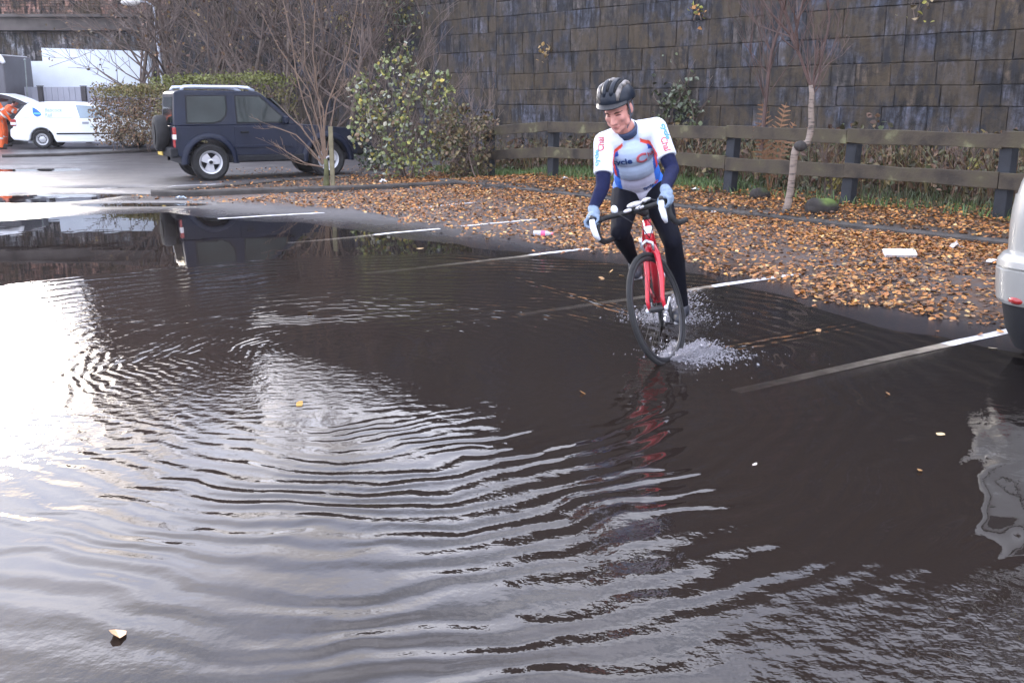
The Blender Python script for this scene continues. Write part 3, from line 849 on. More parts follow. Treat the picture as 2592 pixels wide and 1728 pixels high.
# ---- clipped hedge behind the dark car
def hedge(name, A, B, w, h, nleaf, label, pal):
    A, B = Vector(A), Vector(B); d = B - A; L = d.length; rz = math.atan2(d.y, d.x)
    root = empty(name, A, rz); tag(root, label, 'hedge')
    random.seed(5)
    st = MB()
    for i in range(int(L / .22)):
        x = random.uniform(0, L); y = random.uniform(-w / 2, w / 2) * .6
        grow(st, (x, y, 0), (random.gauss(0, .15), random.gauss(0, .15), 1), h * .7, .016, 2, .6, (2, 3), .1, 3, .5, None, 3, .1, .5, .004)
    st.build('stems', M_TWIG, root)
    N = nleaf
    u = rng.uniform(0, 1, (N, 3)); 
    P = np.stack([u[:, 0] * L, (u[:, 1] - .5) * w, u[:, 2] * h], 1)
    # more leaves towards the skin, a wavy clipped outline
    sk = rng.random(N) < .75
    side = rng.integers(0, 4, N)
    wob = .10 * fnoise(P[:, 0] * 1.3, P[:, 2] * 1.7, .5, 3)
    P[:, 1] = np.where(sk & (side == 0), -w / 2 + wob + rng.normal(0, .05, N), P[:, 1])
    P[:, 1] = np.where(sk & (side == 1), w / 2 + wob + rng.normal(0, .05, N), P[:, 1])
    P[:, 2] = np.where(sk & (side == 2), h + wob + rng.normal(0, .05, N), P[:, 2])
    P[:, 0] = np.where(sk & (side == 3), rng.choice([0, 1], N) * L + wob + rng.normal(0, .05, N), P[:, 0])
    keep = (fnoise(P[:, 0] * 1.5 + 9, P[:, 2] * 1.5 + P[:, 1], .6, 3) > -.75) & (P[:, 2] > .15 + .25 * rng.random(N))
    P = P[keep]; N = len(P)
    C = pick(pal, N, v=.45)
    top = (P[:, 2] > h * .86)[:, None]
    C = np.where(top, C * np.array([.95, 1.12, .8]) + np.array([.012, .02, 0]), C)
    V, F, C = leaf_cards(P, rng.uniform(.045, .09, N), C)
    mesh_np('foliage', V, F, M_LEAF, root, C)
    return root
HP = [(.17, .105, .055), (.13, .085, .045), (.19, .10, .055), (.10, .08, .035), (.19, .14, .07)]
hedge('hedge', (D(262, 300, 31.5).x, 31.5, .03), (D(425, 300, 29.8).x, 29.8, .03), 1.5, 1.86, 13000, 'olive brown clipped hedge between the white van and the dark car', HP)
hedge('hedge', (D(405, 300, 28.6).x, 28.6, .03), (D(640, 300, 26.5).x, 26.5, .03), 1.5, 2.10, 8000, 'yellowish hedge showing above the roof of the dark car', [(.12, .11, .03), (.10, .085, .03), (.14, .12, .04)])

# ---- leafy bush right of the dark car
def leaf_bush(name, base, blobs, nper, sizes, pal, label, cat='bush', stems=9, seed=2, h=2.2, w=None, twig=M_TWIG):
    random.seed(seed)
    root = empty(name, base); tag(root, label, cat)
    st = MB(); tips = []
    for i in range(stems):
        b = blobs[i % len(blobs)]
        d = Vector((b[0] + random.gauss(0, .2), b[1] + random.gauss(0, .2), b[2] + .2))
        grow(st, (random.gauss(0, .12), random.gauss(0, .1), 0), d, d.length * .75, .018, 3, .6, (2, 4), .12, 3, .55, tips, 5, .1, .4, .004)
    st.build('stems', twig, root)
    Vs, Fs, Cs = [], [], []; b0 = 0
    P = []
    for b in blobs:
        k = int(nper * b[3] ** 2 * 3)
        q = rng.normal(size=(k, 3)); q /= np.linalg.norm(q, axis=1)[:, None]; q *= rng.uniform(.25, 1, (k, 1)) ** .6 * b[3]
        q[:, 2] *= 1.1
        P.append(q + np.array(b[:3]))
    P = np.concatenate(P); P = P[P[:, 2] > .05]
    P = P[fnoise(P[:, 0] * 2 + P[:, 1], P[:, 2] * 2, .7, 3) > -.55]
    N = len(P); C = pick(pal, N, v=.4, w=w)
    V, F, C = leaf_cards(P, rng.uniform(*sizes, N), C, elong=1.35)
    mesh_np('foliage', V, F, M_LEAF, root, C)
    return root
bb = G(940, 412); Yb = bb.y
def bl(px, py, r, dy=0):
    q = D(px, py, Yb + dy); return (q.x - bb.x, dy, q.z, r)
leaf_bush('leafy_bush', bb, [bl(840, 210, .38), bl(900, 160, .36), bl(905, 250, .48), bl(960, 200, .40), bl(1000, 250, .34), bl(1020, 185, .22), bl(850, 300, .45, -.2), bl(930, 330, .5, -.3), bl(1010, 330, .4), bl(880, 380, .38, -.3), bl(970, 385, .35, -.2), bl(845, 255, .3), bl(930, 120, .2), bl(1030, 220, .2)],
          300, (.055, .12), [(.13, .16, .06), (.18, .20, .08), (.28, .27, .07), (.40, .33, .07), (.22, .24, .18), (.16, .11, .065), (.38, .36, .28)],
          'broad leaved yellow green bush beside the bonnet of the dark car', seed=6, stems=16, w=[.28, .24, .12, .06, .14, .12, .04])
db = G(1080, 418)
def bl2(px, py, r, dy=0):
    q = D(px, py, db.y + dy); return (q.x - db.x, dy, q.z, r)
leaf_bush('dark_shrub', db, [bl2(1060, 280, .38, .3), bl2(1090, 330, .4), bl2(1050, 360, .4), bl2(1105, 385, .26), bl2(1120, 290, .3, .5), bl2(1060, 400, .3), bl2(1030, 310, .4, .2)], 620, (.05, .1), [(.09, .065, .035), (.12, .075, .04), (.075, .08, .03), (.15, .12, .055)],
          'dark brown withered shrub at the left end of the timber fence', seed=8, stems=14)
lb = G(850, 396)
leaf_bush('low_shrub', lb, [(0, 0, .3, .3), (.35, .1, .35, .3), (-.2, .2, .4, .25), (.7, .1, .3, .25)], 420, (.05, .1), [(.03, .055, .022), (.045, .07, .03), (.06, .08, .03)], 'low dark green shrub in front of the bumper of the dark car', seed=9, stems=6)
# climbing plants on the wall
def climber(px, py, w, h, N, pal, label, sz=(.06, .12), seed=3, stems=5):
    # t along the wall under this picture point
    d = ray(px, py); d2 = Vector((d.x, d.y)); A = Matrix(((d2.x, -WU.x), (d2.y, -WU.y))); s_ = A.inverted() @ Vector((W0.x, W0.y)); t = s_.y
    P0 = wp(t, -.06); z = CAM_H + d.z * s_.x
    root = empty('wall_climber', (P0.x, P0.y, z), math.atan2(WU.y, WU.x)); tag(root, label, 'climbing plant')
    random.seed(seed); st = MB(); tips = []
    for i in range(stems):
        x0 = random.uniform(-w / 2, w / 2)
        grow(st, (x0, 0, -h / 2), (random.gauss(0, .3), -.05, 1), h * .75, .012, 2, .6, (2, 4), .1, 3, .55, tips, 5, .15, .4, .004)
    st.build('stems', M_TWIG, root)
    P = np.stack([rng.normal(0, w * .28, N), -np.abs(rng.normal(.03, .09, N)), rng.normal(0, h * .28, N)], 1)
    P = P[fnoise(P[:, 0] * 2, P[:, 2] * 2, .6, 3) > -.2]
    V, F, C = leaf_cards(P, rng.uniform(*sz, len(P)), pick(pal, len(P), v=.4))
    mesh_np('foliage', V, F, M_LEAF, root, C)
GP = [(.06, .08, .035), (.09, .11, .045), (.12, .15, .10), (.05, .05, .03)]
climber(1565, 245, .9, 1.2, 420, GP + [(.16, .18, .13)], 'small grey green shrub growing against the wall right of the cyclist', seed=4)
climber(920, 35, 2.0, 1.6, 360, GP + [(.2, .17, .04)], 'green creeper on the wall above the leafy bush', seed=5)
climber(800, 50, .8, .8, 60, [(.30, .25, .08), (.24, .17, .06), (.2, .2, .08)], 'sparse creeper of pale yellow leaves high on the wall', seed=6, stems=3)
climber(1262, 122, .25, .3, 26, [(.36, .22, .06), (.3, .2, .08)], 'tiny tuft of yellow leaves in the wall joints', seed=7, stems=2)
climber(1610, 25, .4, .35, 26, [(.28, .28, .07), (.3, .15, .05)], 'tuft with a yellow sprig at the top of the picture above the cyclist', seed=8, stems=2)
climber(2110, 20, .5, .4, 18, [(.3, .28, .06), (.2, .15, .08)], 'tuft of yellow leaves on the wall right of the birch', seed=9, stems=2)

# ---- sapling with a stake on the tree island
def shoots(mb, base, lines, Yd, r0, n=6, twigs=6, twl=.5):
    for pts in lines:
        P = [D(x, y, Yd + (dy if len(q) > 2 else 0)) if True else 0 for q in pts for x, y, dy in [(q[0], q[1], q[2] if len(q) > 2 else 0)]]
        P = [q - base for q in P]
        R_ = [r0 * (1 - .8 * i / (len(P) - 1)) + .004 for i in range(len(P))]
        mb.tube(P, R_, n, cap=False)
        for k in range(twigs):
            j = random.randint(1, len(P) - 1); a = P[j - 1].lerp(P[j], random.random())
            d = (P[j] - P[j - 1]).normalized() + Vector((random.gauss(0, .4), random.gauss(0, .5), random.gauss(.1, .3)))
            grow(mb, a, d, twl * random.uniform(.5, 1.3), R_[j] * .5 + .002, 2, .5, (2, 3), .2, 3, .6, None, 3, .1, .4, .003)
sp0 = G(750, 423, .1); Ys = sp0.y
random.seed(12)
sap = empty('bare_sapling', sp0); tag(sap, 'bare many stemmed sapling in front of the bonnet of the dark car', 'tree')
q = MB(); q.tube([(0, 0, -.15), (0, 0, .05), D(750, 390, Ys) - sp0, D(748, 365, Ys) - sp0], [.075, .055, .042, .036], 10)
q.build('trunk', mat('mossy_bark', (.085, .085, .035), .85, var=.5, scale=9, bump=.5), sap, smooth=True)
q = MB()
shoots(q, sp0, [[(748, 368), (742, 330), (736, 270), (728, 200), (718, 120), (722, 40), (730, -60)], [(745, 375), (735, 350), (720, 300), (700, 245), (680, 170), (670, 90), (650, 0), (640, -70)],
                [(745, 372), (742, 300), (752, 240), (775, 180), (800, 120), (815, 40), (830, -60)], [(742, 378), (715, 345), (680, 310), (640, 295), (615, 290)],
                [(742, 384), (700, 375), (660, 350), (632, 330)], [(744, 376), (720, 330), (690, 290), (665, 268), (640, 240)], [(748, 360), (742, 250), (700, 150), (700, 60), (680, -60)],
                [(750, 360), (760, 290), (770, 230), (800, 180)], [(744, 365), (735, 300), (710, 210), (640, 110), (600, 30)]], Ys, .012, twigs=3, twl=.42)
q.build('crown', mat('sapling_stem', (.15, .10, .07), .75, var=.35, scale=8), sap)
stk = MB(); stp = G(756, 424, .1); 
stk.box((0, 0, .42), (.075, .06, 1.15)); o = stk.build('tree_stake', mat('stake_wood', (.17, .15, .09), .8, var=.3, scale=10)); bevel(o, .008)
o.location = (stp.x + .05, stp.y + .09, .1); tag(o, 'short pale timber stake beside the bare sapling', 'stake')

# ---- birch by the fence
bp0 = G(1811, 487, .13); Yk = bp0.y
m, n, l, p = new_mat('birch_bark')
tcn = n.new('ShaderNodeTexCoord'); mpn = n.new('ShaderNodeMapping'); mpn.inputs['Scale'].default_value = (4, 4, 22); l.new(tcn.outputs['Object'], mpn.inputs[0])
na = n.new('ShaderNodeTexNoise'); na.inputs['Scale'].default_value = 1.6; na.inputs['Detail'].default_value = 6; l.new(mpn.outputs[0], na.inputs[0])
rp = n.new('ShaderNodeValToRGB'); e = rp.color_ramp.elements; e[0].position = .36; e[0].color = (.05, .04, .035, 1); e[1].position = .5; e[1].color = (.21, .165, .135, 1); l.new(na.outputs['Fac'], rp.inputs[0])
sx_ = n.new('ShaderNodeSeparateXYZ'); l.new(tcn.outputs['Object'], sx_.inputs[0])
mr = n.new('ShaderNodeMapRange'); mr.inputs[1].default_value = .1; mr.inputs[2].default_value = .0; l.new(sx_.outputs[2], mr.inputs[0])
mx = n.new('ShaderNodeMix'); mx.data_type = 'RGBA'; l.new(mr.outputs[0], mx.inputs[0]); l.new(rp.outputs[0], mx.inputs[6]); mx.inputs[7].default_value = (.045, .04, .035, 1)
l.new(mx.outputs[2], p.inputs['Base Color']); p.inputs['Roughness'].default_value = .7
M_BIRCH = m
random.seed(31)
bir = empty('birch_tree', bp0); tag(bir, 'young birch with a kinked pale trunk standing in front of the timber fence', 'tree')
B = lambda x, y, dy=0: D(x, y, Yk + dy) - bp0
q = MB(); q.tube([(0, 0, -.2), B(1803, 490), B(1810, 468), B(1815, 440), B(1821, 395), B(1824, 360), B(1828, 343), B(1841, 334), B(1855, 328), B(1860, 312), B(1864, 285), B(1863, 250), B(1865, 215), B(1862, 196)],
                 [.075, .06, .050, .046, .046, .048, .054, .050, .044, .042, .039, .036, .033, .026], 12)
q.build('trunk', M_BIRCH, bir, smooth=True)
q = MB(); q.ell(B(1838, 336, -.03), (.085, .075, .07), seg=10, rings=7); q.build('knot', mat('dark_knot', (.03, .026, .024), .8, bump=.8, bscale=40), bir, smooth=True)
q = MB()
shoots(q, bp0, [[(1862, 198), (1850, 165), (1838, 130), (1825, 90), (1812, 50), (1800, 10), (1782, -60), (1760, -160), (1745, -260)], [(1838, 130), (1815, 80, .1), (1770, 30, .1), (1740, -20, .2), (1700, -120, .3)],
                [(1825, 90), (1835, 40, -.1), (1850, -20, -.1), (1870, -110, -.2), (1880, -200, -.2)], [(1812, 50), (1790, 0), (1790, -80), (1810, -180)], [(1864, 215), (1880, 170, .2), (1890, 120, .2), (1905, 50, .3), (1900, -40, .3)],
                [(1864, 230), (1868, 190), (1872, 150), (1880, 100)]], Yk, .016, twigs=6, twl=.6)
q.build('crown', M_REDTW, bir)
q = MB(); a0 = G(1700, 300).copy(); yk2 = Yk + 1.9; b2 = D(1745, 330, yk2); b2.z = gz1(b2.x, b2.y)
sp2 = empty('thin_sapling', b2); tag(sp2, 'thin dark leafless sapling behind the fence between the cyclist and the birch', 'tree')
q = MB(); q.tube([D(x, y, yk2) - b2 for x, y in ((1748, 345), (1752, 300), (1758, 240), (1765, 170), (1772, 120), (1790, 60), (1800, 0), (1802, -60))], [.035, .03, .03, .026, .022, .018, .014, .01], 7)
for (x, y) in ((1765, 170), (1772, 120), (1790, 60), (1758, 230)):
    for k in range(4): grow(q, D(x, y, yk2) - b2, (random.gauss(0, .6), random.gauss(0, .5), 1), .8, .008, 2, .5, (2, 3), .2, 3, .6, None, 4, .1, .4, .003)
q.build('stem', M_REDTW, sp2)

# ---- bracken frond behind the fence
fb = D(1772, 335, Yk + 2.0); fb.z = gz1(fb.x, fb.y) + .2
fr_ = empty('dead_bracken', fb); tag(fr_, 'rusty brown dead bracken fronds behind the fence left of the birch', 'fern')
M_BRAC = mat('bracken', (.19, .095, .045), .7, var=.35, scale=14)
for (tx, ty, dy) in ((1750, 232, 0), (1806, 236, .1), (1738, 285, -.2), (1826, 280, .3)):
    q = MB(); A = Vector((0, 0, -.2)); T = D(tx, ty, Yk + 2.0 + dy) - fb; K = 16
    pts = [A.lerp(T, i / K) + Vector((0, 0, .10 * math.sin(PI * i / K))) for i in range(K + 1)]
    q.tube(pts, [.009 - .0004 * i for i in range(K + 1)], 4, cap=False)
    for i in range(3, K):
        L_ = random.uniform(.10, .19) * math.sin(PI * (i - 1) / K) * (1 - .35 * i / K) + .03
        tn = (pts[i + 1] - pts[i - 1]).normalized(); sd2 = tn.cross(Vector((random.gauss(0, .2), -1, random.gauss(0, .2)))).normalized()
        for s_ in (-1, 1):
            d = (sd2 * s_ + tn * .5 + Vector((random.gauss(0, .1), random.gauss(0, .2), -.15))).normalized()
            w = tn * .022
            for g in range(4):
                c0 = pts[i] + d * L_ * g / 4; c1 = pts[i] + d * L_ * (g + 1) / 4
                q.add([c0 - w * (1 - g * .2), c0 + w * (1 - g * .2), c1 + w * (.6 - g * .15), c1 - w * (.6 - g * .15)], [(0, 1, 2, 3)])
    q.build('frond', M_BRAC, fr_)

# ---- stuff: grass strip, undergrowth at the foot of the wall
def blades(N, tr, nr, hh, pal, w=.006, keep=None, z0=0):
    t = rng.uniform(*tr, N); n_ = rng.uniform(*nr, N)
    x = K0.x + KU.x * t + KN.x * n_; y = K0.y + KU.y * t + KN.y * n_
    if keep is not None:
        k = keep(t, n_); x, y, t, n_ = x[k], y[k], t[k], n_[k]; N = len(x)
    z = gz(x, y) - .01 + z0
    P = np.stack([x, y, z], 1); a = rng.uniform(0, 2 * PI, N); b = np.stack([np.cos(a), np.sin(a), np.zeros(N)], 1)
    h = rng.uniform(*hh, N)[:, None]; ln = rng.normal(0, .35, (N, 2)); tip = P + np.concatenate([ln * h, h], 1)
    mid = P + np.concatenate([ln * h * .3, h * .6], 1)
    ww_ = w * rng.uniform(.6, 1.6, (N, 1))
    V = np.stack([P - b * ww_, P + b * ww_, mid + b * ww_ * .8, mid - b * ww_ * .8, tip, tip + b * .001], 1).reshape(-1, 3)
    o_ = (np.arange(N) * 6)[:, None]
    F = np.concatenate([o_ + np.array([0, 1, 2, 3]), o_ + np.array([3, 2, 5, 4])], 0)
    C = np.repeat(pick(pal, N, v=.4), 6, 0)
    return V, F, C
def join(L):
    Vs, Fs, Cs = [], [], []; b = 0
    for V, F, C in L:
        Vs.append(V); Fs.append(F + b); Cs.append(C); b += len(V)
    return np.concatenate(Vs), np.concatenate(Fs), np.concatenate(Cs)
GR = [(.075, .135, .035), (.09, .16, .04), (.06, .11, .03), (.11, .15, .05)]
V, F, C = join([blades(16000, (-9, -.5), (1.6, 4.2), (.05, .16), GR, .008), blades(9000, (-1, 11), (1.5, 3.6), (.05, .2), [(.05, .07, .025), (.06, .085, .03), (.09, .08, .04), (.045, .06, .025)], .007, lambda t, n_: fnoise(t, n_ * 1.5, .4, 3) > -.1),
                blades(1500, (-8, 11), (1.2, 1.6), (.05, .2), GR, .006)])
o = mesh_np('grass', V, F, M_LEAF, col=C); tag(o, kind='stuff')
UG = [(.10, .055, .030), (.065, .06, .026), (.12, .07, .035), (.055, .07, .026), (.08, .042, .026), (.13, .10, .04)]
N = 9000; t = rng.uniform(-9, 12, N); n_ = rng.uniform(2.2, 4.5, N)
k = fnoise(t, n_, .35, 3); hmax = np.clip(.45 + .3 * k, .1, 1.0) * smooth((n_ - 1.6) / 1.2) + .1
x = K0.x + KU.x * t + KN.x * n_; y = K0.y + KU.y * t + KN.y * n_
P = np.stack([x, y, gz(x, y) + rng.random(N) * hmax], 1)
V, F, C = join([leaf_cards(P, rng.uniform(.05, .13, N), pick(UG, N, v=.45)), blades(6000, (-9, 12), (2.2, 4.5), (.2, .8), UG, .008)])
o = mesh_np('undergrowth', V, F, M_LEAF, col=C); tag(o, kind='stuff')
# yellow sprigs standing out of the undergrowth
for (px, py, lab) in ((1925, 372, 'yellow leaved sprig behind the fence left of the birch trunk'), (2235, 405, 'yellow leaved weed behind the fence near the silver car')):
    b3 = D(px, py, Yk + 1.2 - (px - 1900) * .0022); zb3 = gz1(b3.x, b3.y); b3 = Vector((b3.x, b3.y, zb3))
    hh = .45
    leaf_bush('yellow_weed', b3, [(0, 0, hh, .1), (.08, 0, hh - .12, .1), (-.06, 0, hh - .2, .1)], 900, (.06, .11), [(.36, .29, .06), (.3, .26, .1), (.2, .2, .06)], lab, 'weed', stems=4, seed=3)

# ---- fallen leaves
FL = [(.36, .145, .032), (.26, .096, .023), (.44, .21, .050), (.14, .065, .026), (.48, .32, .13), (.21, .11, .045), (.09, .045, .022)]
FW = [.24, .24, .13, .14, .05, .11, .09]
EDGE = np.array([tuple(G(x, y)[:2]) for x, y in ((560, 462), (700, 478), (850, 492), (1000, 527), (1120, 548), (1230, 566), (1340, 578), (1450, 592), (1580, 606), (1700, 642), (1830, 684), (1950, 705), (2060, 722), (2180, 742), (2330, 760))])
def leaf_field(N, tr, nr, keep, size=(.024, .062), lift=.012):
    t = rng.uniform(*tr, N); n_ = rng.uniform(*nr, N)
    x = K0.x + KU.x * t + KN.x * n_; y = K0.y + KU.y * t + KN.y * n_
    k = keep(x, y, t, n_); x, y = x[k], y[k]
    z = np.maximum(gz(x, y), 0) + .006 + np.abs(rng.normal(0, lift, len(x)))
    P = np.stack([x, y, z], 1)
    return leaf_cards(P, rng.uniform(*size, len(x)), pick(FL, len(x), v=.35, w=FW), flat=True, elong=1.3)
edge_poly = [tuple(e_) for e_ in EDGE] + [tuple(kp(14, 0)[:2]), tuple(kp(-7, 0)[:2])]
def keep_car(x, y, t, n_):
    P = np.stack([x, y], 1); d = -sdist(P, edge_poly) + .16 * fnoise(x, y, .6, 3)
    pat = .30 + .50 * smooth(d / .7) * smooth((1.6 + n_) / .8) + .45 * smooth((n_ + .7) / .6) + .30 * fnoise(x, y, .28, 3)
    pat = np.where((x < .2), pat * .55, pat)
    return (d > 0) & (rng.random(len(x)) < np.clip(pat, .1, 1))
def keep_bed(x, y, t, n_):
    return (rng.random(len(x)) < np.clip(1.1 - .55 * smooth((n_ - 1.2) / .7) + .2 * fnoise(x, y, .5, 2), 0.05, 1))
def keep_scatter(x, y, t, n_):
    P = np.stack([x, y], 1); d = -sdist(P, edge_poly)
    return (d > -.45) & (d < 0) & (rng.random(len(x)) < .3)
LF = [leaf_field(120000, (-7, 11), (-4.6, -.0), keep_car), leaf_field(24000, (-7.5, 12), (.1, 2.2), keep_bed, lift=.02), leaf_field(1600, (-7, 9), (-5.5, 0), keep_scatter)]
# leaves caught along the top of the kerb
tq = rng.uniform(-6, 12, 1500); nq = rng.uniform(.0, .13, 1500); kk2 = rng.random(1500) < np.clip(.45 + .5 * fnoise(tq, nq, .4, 3), 0, 1); tq, nq = tq[kk2], nq[kk2]
LF.append(leaf_cards(np.stack([K0.x + KU.x * tq + KN.x * nq, K0.y + KU.y * tq + KN.y * nq, np.full(len(tq), .112) + rng.random(len(tq)) * .015], 1), rng.uniform(.03, .07, len(tq)), pick(FL, len(tq), v=.35, w=FW), flat=True, elong=1.3))
# tree island, and thin drift beneath and before the dark car
def keep_isl(x, y, t, n_):
    P = np.stack([x, y], 1); return inside(P, ISL) & (rng.random(len(x)) < .8)
LF.append(leaf_field(16000, (-10, 2), (-4.5, 3.0), keep_isl, lift=.02))
ISLE = [tuple(G(*q_)[:2]) for q_ in ((300, 455), (400, 462), (620, 476), (800, 482), (1010, 505), (1120, 470), (1100, 440), (700, 452), (345, 458))]
def keep_front(x, y, t, n_):
    P = np.stack([x, y], 1); d = -sdist(P, ISLE) + .2 * fnoise(x, y, .5, 3); return (d > 0) & (rng.random(len(x)) < .55)
LF.append(leaf_field(14000, (-9, 4), (-6, -.5), keep_front))
CARP = [tuple(G(*q_)[:2]) for q_ in ((470, 436), (800, 410), (860, 385), (560, 392), (420, 410))]
def keep_under(x, y, t, n_):
    P = np.stack([x, y], 1); return inside(P, CARP) & (rng.random(len(x)) < .5)
LF.append(leaf_field(7000, (-12, -2), (-7, 6), keep_under))
def keep_bush(x, y, t, n_):
    P = np.stack([x, y], 1); return inside(P, [tuple(G(*q_)[:2]) for q_ in ((780, 412), (1120, 420), (1140, 395), (850, 380))]) & (rng.random(len(x)) < .8)
LF.append(leaf_field(9000, (-12, -2), (-3, 6), keep_bush, lift=.02))
V, F, C = join(LF)
o = mesh_np('fallen_leaves', V, F, M_LEAF, col=C); tag(o, kind='stuff')
print('leaves', len(V) // 6)

# ---- single leaves afloat on the puddle
FLOAT = [(270, 1460, .075, (.50, .30, .16)), (1340, 903, .05, (.40, .20, .06)), (688, 930, .05, (.42, .24, .05)), (712, 720, .06, (.40, .22, .05)), (2160, 998, .05, (.5, .38, .2)), (2040, 905, .045, (.3, .15, .05)),
         (965, 571, .09, (.45, .3, .14)), (1403, 624, .07, (.42, .24, .08)), (1428, 633, .07, (.4, .22, .08)), (1382, 640, .07, (.36, .2, .08)), (2280, 800, .06, (.5, .42, .3)), (2112, 1082, .035, (.3, .16, .05)), (1733, 1067, .03, (.6, .55, .5)), (1880, 760, .05, (.38, .2, .08))]
for i, (px, py, L_, c) in enumerate(FLOAT):
    g_ = G(px, py); z_ = max(gz1(g_.x, g_.y), 0) + .006
    V, F, C = leaf_cards([(0, 0, 0)], [L_], [c], flat=True, rg=np.random.default_rng(100 + i), elong=1.5, fold=.12)
    V = np.concatenate([V, V - np.array([0, 0, .0015])]); F = np.concatenate([F, F[:, ::-1] + 6]); C = np.concatenate([C, C])
    o = mesh_np('floating_leaf', V, F, M_LEAF, col=C); o.location = (g_.x, g_.y, z_)
    tag(o, 'large pale orange leaf afloat in the near left of the puddle' if i == 0 else 'single small leaf afloat on the puddle', 'leaf', None if i == 0 else 'leaves afloat on the puddle')
# ---- rocks
for (px, py, w, h_, lab, moss) in ((1748, 462, 50, 26, 'small dark rock among the leaves left of the birch trunk', .25), (1890, 492, 76, 36, 'bigger mossy rock among the leaves right of the birch trunk', .8)):
    g_ = G(px, py, .13); sc_ = 2339 / g_.y * .97
    q = MB(); rw_, rh = w / sc_ / 2, h_ / sc_
    q.ell((0, 0, rh * .35), (rw_, rw_ * .75, rh * .68), seg=22, rings=14)
    nzv = []
    V = np.array(q.v); d_ = 1 + .13 * fnoise(V[:, 0] * 3 + V[:, 2] * 2 + px, V[:, 1] * 3, 1.2, 3); V[:, :2] *= d_[:, None]; V[:, 2] = np.clip(V[:, 2] * d_, -.05, rh * 1.02)
    q.v = [tuple(v_) for v_ in V]
    mv = smooth((V[:, 2] / rh - .55) / .3) * smooth((V[:, 0] / rw_ + .3) / .5) * moss
    q.c = [tuple(np.array((.018, .014, .012)) * (1 - a_) + np.array((.11, .17, .03)) * a_) for a_ in mv]; q.col = True
    o = q.build('rock', mat('rock_%d' % px if False else 'mossy_rock', (1, 1, 1), .85, var=.4, scale=10, bump=.6, bscale=25, attr=True), smooth=True)
    o.location = (g_.x, g_.y + rw_ * .5, gz1(g_.x, g_.y) - .01); tag(o, lab, 'rock')
# ---- litter
M_LIT = mat('litter_white', (.78, .78, .80), .5, var=.1, scale=20); M_LITB = mat('litter_blue', (.55, .65, .75), .4, var=.3, scale=30); M_LITG = mat('litter_grey', (.55, .5, .48), .6, var=.2, scale=20)
def crumple(px, py, w, h_, lab, mt, z=0, seed=1, name='crumpled_paper'):
    g_ = G(px, py, z + .02); rg = np.random.default_rng(seed); q = MB(); nx, nyy = 7, 5; V = []
    for i in range(nx):
        for j in range(nyy):
            u, v_ = i / (nx - 1) - .5, j / (nyy - 1) - .5
            V.append((u * w + rg.normal(0, w * .05), v_ * w * .6 + rg.normal(0, w * .05), abs(rg.normal(.3, .35)) * h_ * (1 - 1.2 * abs(u))))
    Fq = [(i * nyy + j, (i + 1) * nyy + j, (i + 1) * nyy + j + 1, i * nyy + j + 1) for i in range(nx - 1) for j in range(nyy - 1)]
    q.add(V, Fq); o = q.build(name, mt); o.modifiers.new('s', 'SOLIDIFY').thickness = .002
    o.location = (g_.x, g_.y, max(gz1(g_.x, g_.y), 0) + .015); o.rotation_euler = (0, 0, rg.uniform(-.4, .4)); tag(o, lab, 'litter'); return o
g_ = G(2065, 588, .05)
q = MB(); q.box((0, 0, .012), (.29, .11, .008)); 
for s_ in (-1, 1): q.box((0, s_ * .057, .028), (.29, .008, .04), Euler((s_ * -.3, 0, 0)).to_matrix()); q.box((s_ * .147, 0, .028), (.008, .106, .04), Euler((0, s_ * .3, 0)).to_matrix())
o = q.build('foam_tray', M_LIT); bevel(o, .004); o.location = (g_.x, g_.y, gz1(g_.x, g_.y) + .02); o.rotation_euler = (R(18), 0, R(-6)); tag(o, 'flat white foam tray lying on the leaves near the silver car', 'tray')
crumple(2197, 576, .13, .07, 'greyish crumpled wrapper among the leaves right of the white tray', M_LITG, seed=2, name='crumpled_wrapper')
crumple(2288, 608, .17, .05, 'white scrap of plastic beside the bumper of the silver car', M_LIT, seed=3, name='plastic_scrap')
crumple(1645, 476, .12, .04, 'white paper scrap lying on the kerb near the rock', M_LIT, .1, seed=4, name='paper_scrap')
crumple(1598, 438, .13, .04, 'white paper scrap under the fence right of the cyclist', M_LIT, .15, seed=5, name='paper_scrap')
crumple(1300, 412, .17, .06, 'white paper scrap under the fence left of the cyclist', M_LIT, .15, seed=6, name='paper_scrap')
crumple(880, 410, .13, .10, 'white crumpled ball of paper below the leafy bush', M_LIT, .1, seed=7)
crumple(415, 443, .17, .06, 'pale blue wrapper on the left tip of the tree island', M_LITB, .1, seed=8, name='crumpled_wrapper')
g_ = G(1247, 547)
bt = empty('plastic_bottle', (g_.x, g_.y, gz1(g_.x, g_.y) + .036), R(-12)); tag(bt, 'clear plastic bottle with a pink label lying at the edge of the leaves', 'bottle')
Mx = Matrix.Rotation(PI / 2, 4, 'Y')
q = MB(); q.lathe([(0, -.11), (.028, -.11), (.034, -.10), (.034, .035), (.030, .055), (.014, .085), (.013, .10), (0, .10)], Mx, 18); q.build('bottle_body', mat('bottle_plastic', (.62, .63, .68), .2, var=.05, trans=.35), bt, auto=40)
q = MB(); q.lathe([(.0352, -.02), (.0352, .03)], Mx, 18); q.build('bottle_label', mat('pink_label', (.75, .10, .22), .5), bt, smooth=True)
q = MB(); q.lathe([(0, .098), (.0165, .098), (.0165, .118), (0, .118)], Mx, 14); q.build('bottle_cap', mat('pink_cap', (.7, .15, .2), .4), bt, auto=40)
